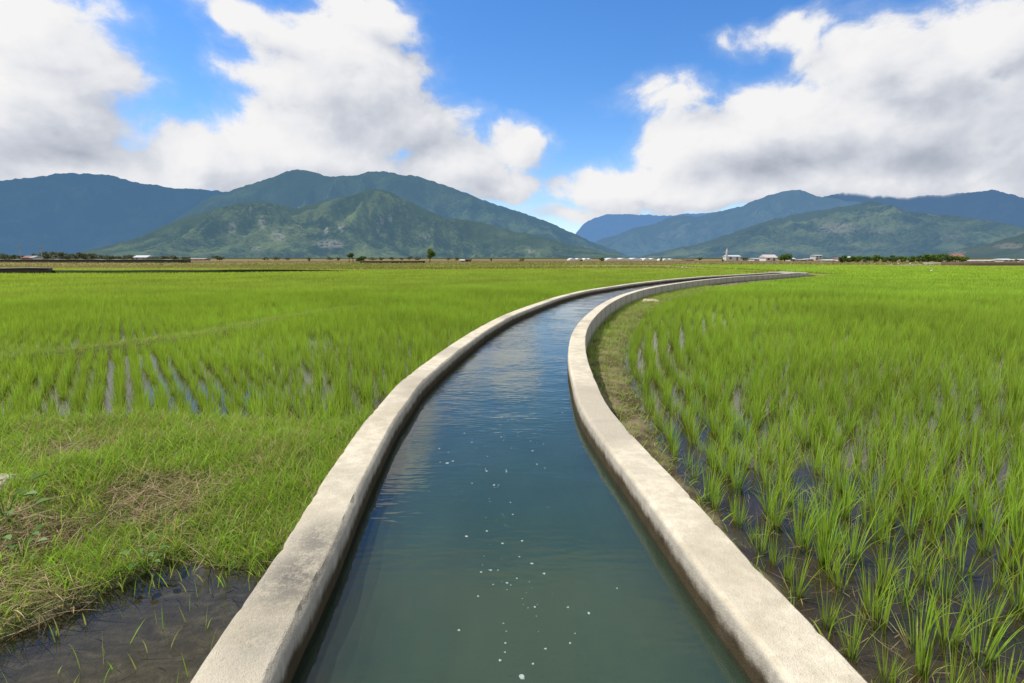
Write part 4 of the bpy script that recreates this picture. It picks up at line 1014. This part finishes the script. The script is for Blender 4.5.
# hall with tower
hall = house(734, 330, 13, 255.2, 'long white hall with a tall thin tower on the horizon', roof=whroof, name='hall', cat='hall', eave=.75)
k = 330 / F; hh = (YH + CAMZ / k - 248) * k; m = MB(); tx = (726.6 - 734) * k
m.box(tx - .45, tx + .45, -.5, .4, -.3, hh * .72); m.poly([(tx-.45,-.5,hh*.72),(tx+.45,-.5,hh*.72),(tx+.45,.4,hh*.72),(tx-.45,.4,hh*.72),(tx,-.05,hh)], [(0,1,4),(1,2,4),(2,3,4),(3,0,4)])
m.build('tower', white, hall)
VR = 'houses of the village'
house(758, 290, 7, 258.0, 'small pale house left of the white house with the pointed roof', roof=greyroof)
house(771.5, 270, 11, 254.6, 'broad white house with pale pink pointed roof left of the round tree', roof=simple_mat('pinkish roof', (.50,.45,.44), .7, .12, 1), eave=.55)
house(793, 260, 4.5, 257.4, 'narrow white house tight against the right side of the round tree', roof=whroof)
house(804, 280, 7, 259.0, 'low grey house in the middle of the village houses', roof=greyroof, wall_m=concr)
house(819, 360, 6.5, 254.8, 'tall two storey pale grey house rising behind the village', roof=greyroof, wall_m=simple_mat('pale grey wall', (.46,.46,.45), .8, .12, .6), storeys=2, eave=.8)
house(811, 300, 5.5, 258.3, 'small house with a tan wall below the tall pale grey house', roof=greyroof, wall_m=simple_mat('tan wall', (.42,.36,.28), .8, .15, .6))
house(841, 310, 5, 257.6, 'small red roofed house just left of the hedge row', roof=redroof)
house(765, 330, 5, 257.2, 'small house with a dark roof behind the broad white house', roof=simple_mat('dark tile roof', (.10,.09,.09), .8, .2, 1))
house(690, 320, 9, 258.8, 'low brown barn on the plain left of the tower', roof=simple_mat('brown barn roof', (.22,.16,.12), .8, .2, 1), wall_m=concr)
house(831.5, 240, 9, 259.4, 'low white house before the left end of the hedge row', roof=whroof)
house(853, 300, 6, 256.4, 'white roofed house showing over the top of the hedge row', roof=whroof)
house(960, 420, 9, 254.4, 'house with a dull red roof above the right end of the hedge row', roof=redroof, wall_m=concr)
for px, wp, top, lb in [(975, 9, 260.2, 'low white shed nearest the right end of the hedge row'), (990, 11, 260.0, 'long low white shed in the middle of the right hand sheds'), (1009, 10, 258.6, 'taller white shed left of the small bush at the right edge'), (1025, 9, 259.0, 'white shed cut by the right edge of the view')]:
    house(px, 230, wp, top, lb, roof=whroof, name='shed', cat='shed', depth=6)

# utility poles
def pole(px, dist, top, label):
    k = dist / F; h = (YH + CAMZ / k - top) * k; p = thing('utility_pole', label, 'utility pole', (gx(px, dist), dist, 0))
    m = MB(); m.tube([(0,0,-.2),(0,0,h*.5),(0,0,h)], [.20,.17,.13], 8); m.build('post', concr, p)
    c = MB(); c.box(-1.0, 1.0, -.26, -.16, h-.8, h-.62); c.box(-.8, .8, -.26, -.16, h-1.7, h-1.55); c.build('crossarm', wood_m, p)
    for x in (-.9, -.45, .45, .9):
        q = MB(); q.tube([(x,-.21,h-.616),(x,-.21,h-.48),(x,-.21,h-.38)], [.05,.07,.03], 6); q.build('insulator', white, p)
pole(21, 310, 245.5, 'left one of two thin concrete utility poles at the far left')
pole(42, 310, 246.0, 'right one of two thin concrete utility poles, at the tree belt')
pole(944, 200, 256.0, 'short pale utility pole standing in the hedge row')

# low walls and banks in the far fields
def low_wall(P, h, wd, name, label, mat, top_mat=None, cat='low wall', z0=-.1, taper=0):
    P = np.array(P, float); o = thing(name, label, cat, (P[0][0], P[0][1], 0)); P0 = P[0].copy()
    d = np.concatenate([[0], np.cumsum(np.linalg.norm(np.diff(P, axis=0), axis=1))]); s = np.linspace(0, d[-1], max(2, int(d[-1] / 2)))
    Q = np.stack([np.interp(s, d, P[:, 0]), np.interp(s, d, P[:, 1])], 1) - P0
    T_ = np.gradient(Q, axis=0); T_ /= np.linalg.norm(T_, axis=1)[:, None]; N = np.stack([-T_[:, 1], T_[:, 0]], 1)
    hv = h * (1 + .12 * (vnoise(s * .4, s * 0, 9) - .5))
    if taper: hv = hv * np.clip((d[-1] - s) / taper, 0.02, 1)
    V = np.stack([np.column_stack([Q, np.full(len(Q), z0)]), np.column_stack([Q + N*.06, hv]), np.column_stack([Q + N*(wd-.06), hv]), np.column_stack([Q + N*wd, np.full(len(Q), z0)])], 1).reshape(-1, 3)
    n = len(Q); g4 = grid_faces(n, 4); 
    link_mesh('bank_side' if top_mat else 'bank_body', V, [g4, [[0,1,2,3]], [[(n-1)*4+3,(n-1)*4+2,(n-1)*4+1,(n-1)*4]]], mat, o)
    if top_mat:
        Vt = np.stack([np.column_stack([Q - N*.06, hv]), np.column_stack([Q - N*.06, hv+.07]), np.column_stack([Q + N*(wd+.06), hv+.07]), np.column_stack([Q + N*(wd+.06), hv])], 1).reshape(-1, 3)
        Vt[:, 2] += .004
        link_mesh('coping', Vt, [g4, [[0,1,2,3]], [[(n-1)*4+3,(n-1)*4+2,(n-1)*4+1,(n-1)*4]]], top_mat, o)
    return o
P_ = lambda px, d: (gx(px, d), d)
low_wall([P_(-60, 58), P_(46, 57)], .72, .6, 'low_wall', 'mossy, shade-darkened low wall with a pale top at the left edge of the rice', darkc, concr)
low_wall([P_(-30, 205), P_(183, 180)], 1.15, 3.0, 'low_wall', 'long dark embankment wall crossing the far left fields below the tree belt', darkc, concr)
low_wall([P_(360, 172), P_(425, 178)], .75, 1.2, 'earth_bank', 'dark earth bank running right from the leaning bush', simple_mat('dark earth', (.045,.04,.025), .95, .3, 1), cat='earth bank')
bankm = simple_mat('dark grassy ditch bank', (.030,.045,.012), .95, .35, 1.2)  # grass colour darkened, the bund's shaded side painted in
low_wall([P_(47, 57.5), P_(105, 57.5), P_(200, 59.5), P_(300, 65), P_(350, 68), P_(410, 71)], .50, .35, 'field_bund', 'thin dark bund line running across the left rice fields', bankm, cat='field bund', taper=16)
low_wall([P_(965, 125), P_(1060, 128)], .72, 6, 'earth_bank', 'brown earth bank below the white sheds at the right edge', simple_mat('brown earth bank', (.12,.085,.055), .95, .3, .6), cat='earth bank')
low_wall([P_(925, 140), P_(970, 140)], .62, .3, 'low_wall', 'low pale concrete wall before the hedge row at the right', concr, cat='low wall')
# farm road
rd = np.array([P_(800, 56), P_(820, 78), P_(850, 100), P_(890, 118), P_(930, 140)])
N = np.array([-.6, .8]); V = np.concatenate([np.column_stack([rd, np.full(5, .05)]), np.column_stack([rd + N * 4, np.full(5, .05)])])
tag(link_mesh('farm_road', V, [[[i, i+1, i+6, i+5] for i in range(4)]], simple_mat('pale road concrete', (.36,.34,.29), .9, .15, .5)), 'pale concrete farm road running off beyond the bend of the canal', 'road', kind='structure')
# white egrets in the fields
eg_m = simple_mat('white feathers', (.78,.78,.75), .8, .06, 10); bill_m = simple_mat('dark bill and legs', (.05,.045,.03), .6, .2, 10)
def egret(px, dist, label, face=1, s=1.0, z=.3):
    e = thing('egret', label, 'bird', (gx(px, dist), dist, z), 0); e.scale = (s * face, s, s)
    b = MB(); b.tube([(-.30,0,.30),(-.22,0,.33),(-.10,0,.38),(.02,0,.40),(.12,0,.42),(.16,0,.50),(.12,0,.60),(.15,0,.70),(.20,0,.74),(.25,0,.735)], [.012,.05,.09,.10,.075,.04,.026,.026,.036,.018], 9); b.build('body', eg_m, e)
    k = MB(); k.tube([(.25,0,.735),(.36,0,.71)], [.012,.003], 5); k.build('beak', bill_m, e)
    for y in (-.035, .035):
        l = MB(); l.tube([(-.02,y,.33),(.0,y,.17),(-.02,y,-.3)], [.012,.009,.009], 5); l.build('leg', bill_m, e)
egret(933, 58, 'white egret standing in the rice near the right hand hedge row', 1, .55, .25)
egret(899, 108, 'white egret at the far end of the right paddy, left one of two', -1, .9)
egret(911, 112, 'white egret at the far end of the right paddy, right one of two', 1, .8)
egret(683, 75, 'left one of two white egrets in the field behind the canal bend', 1, .55)
egret(687, 74, 'right one of two white egrets in the field behind the canal bend', -1, .55)
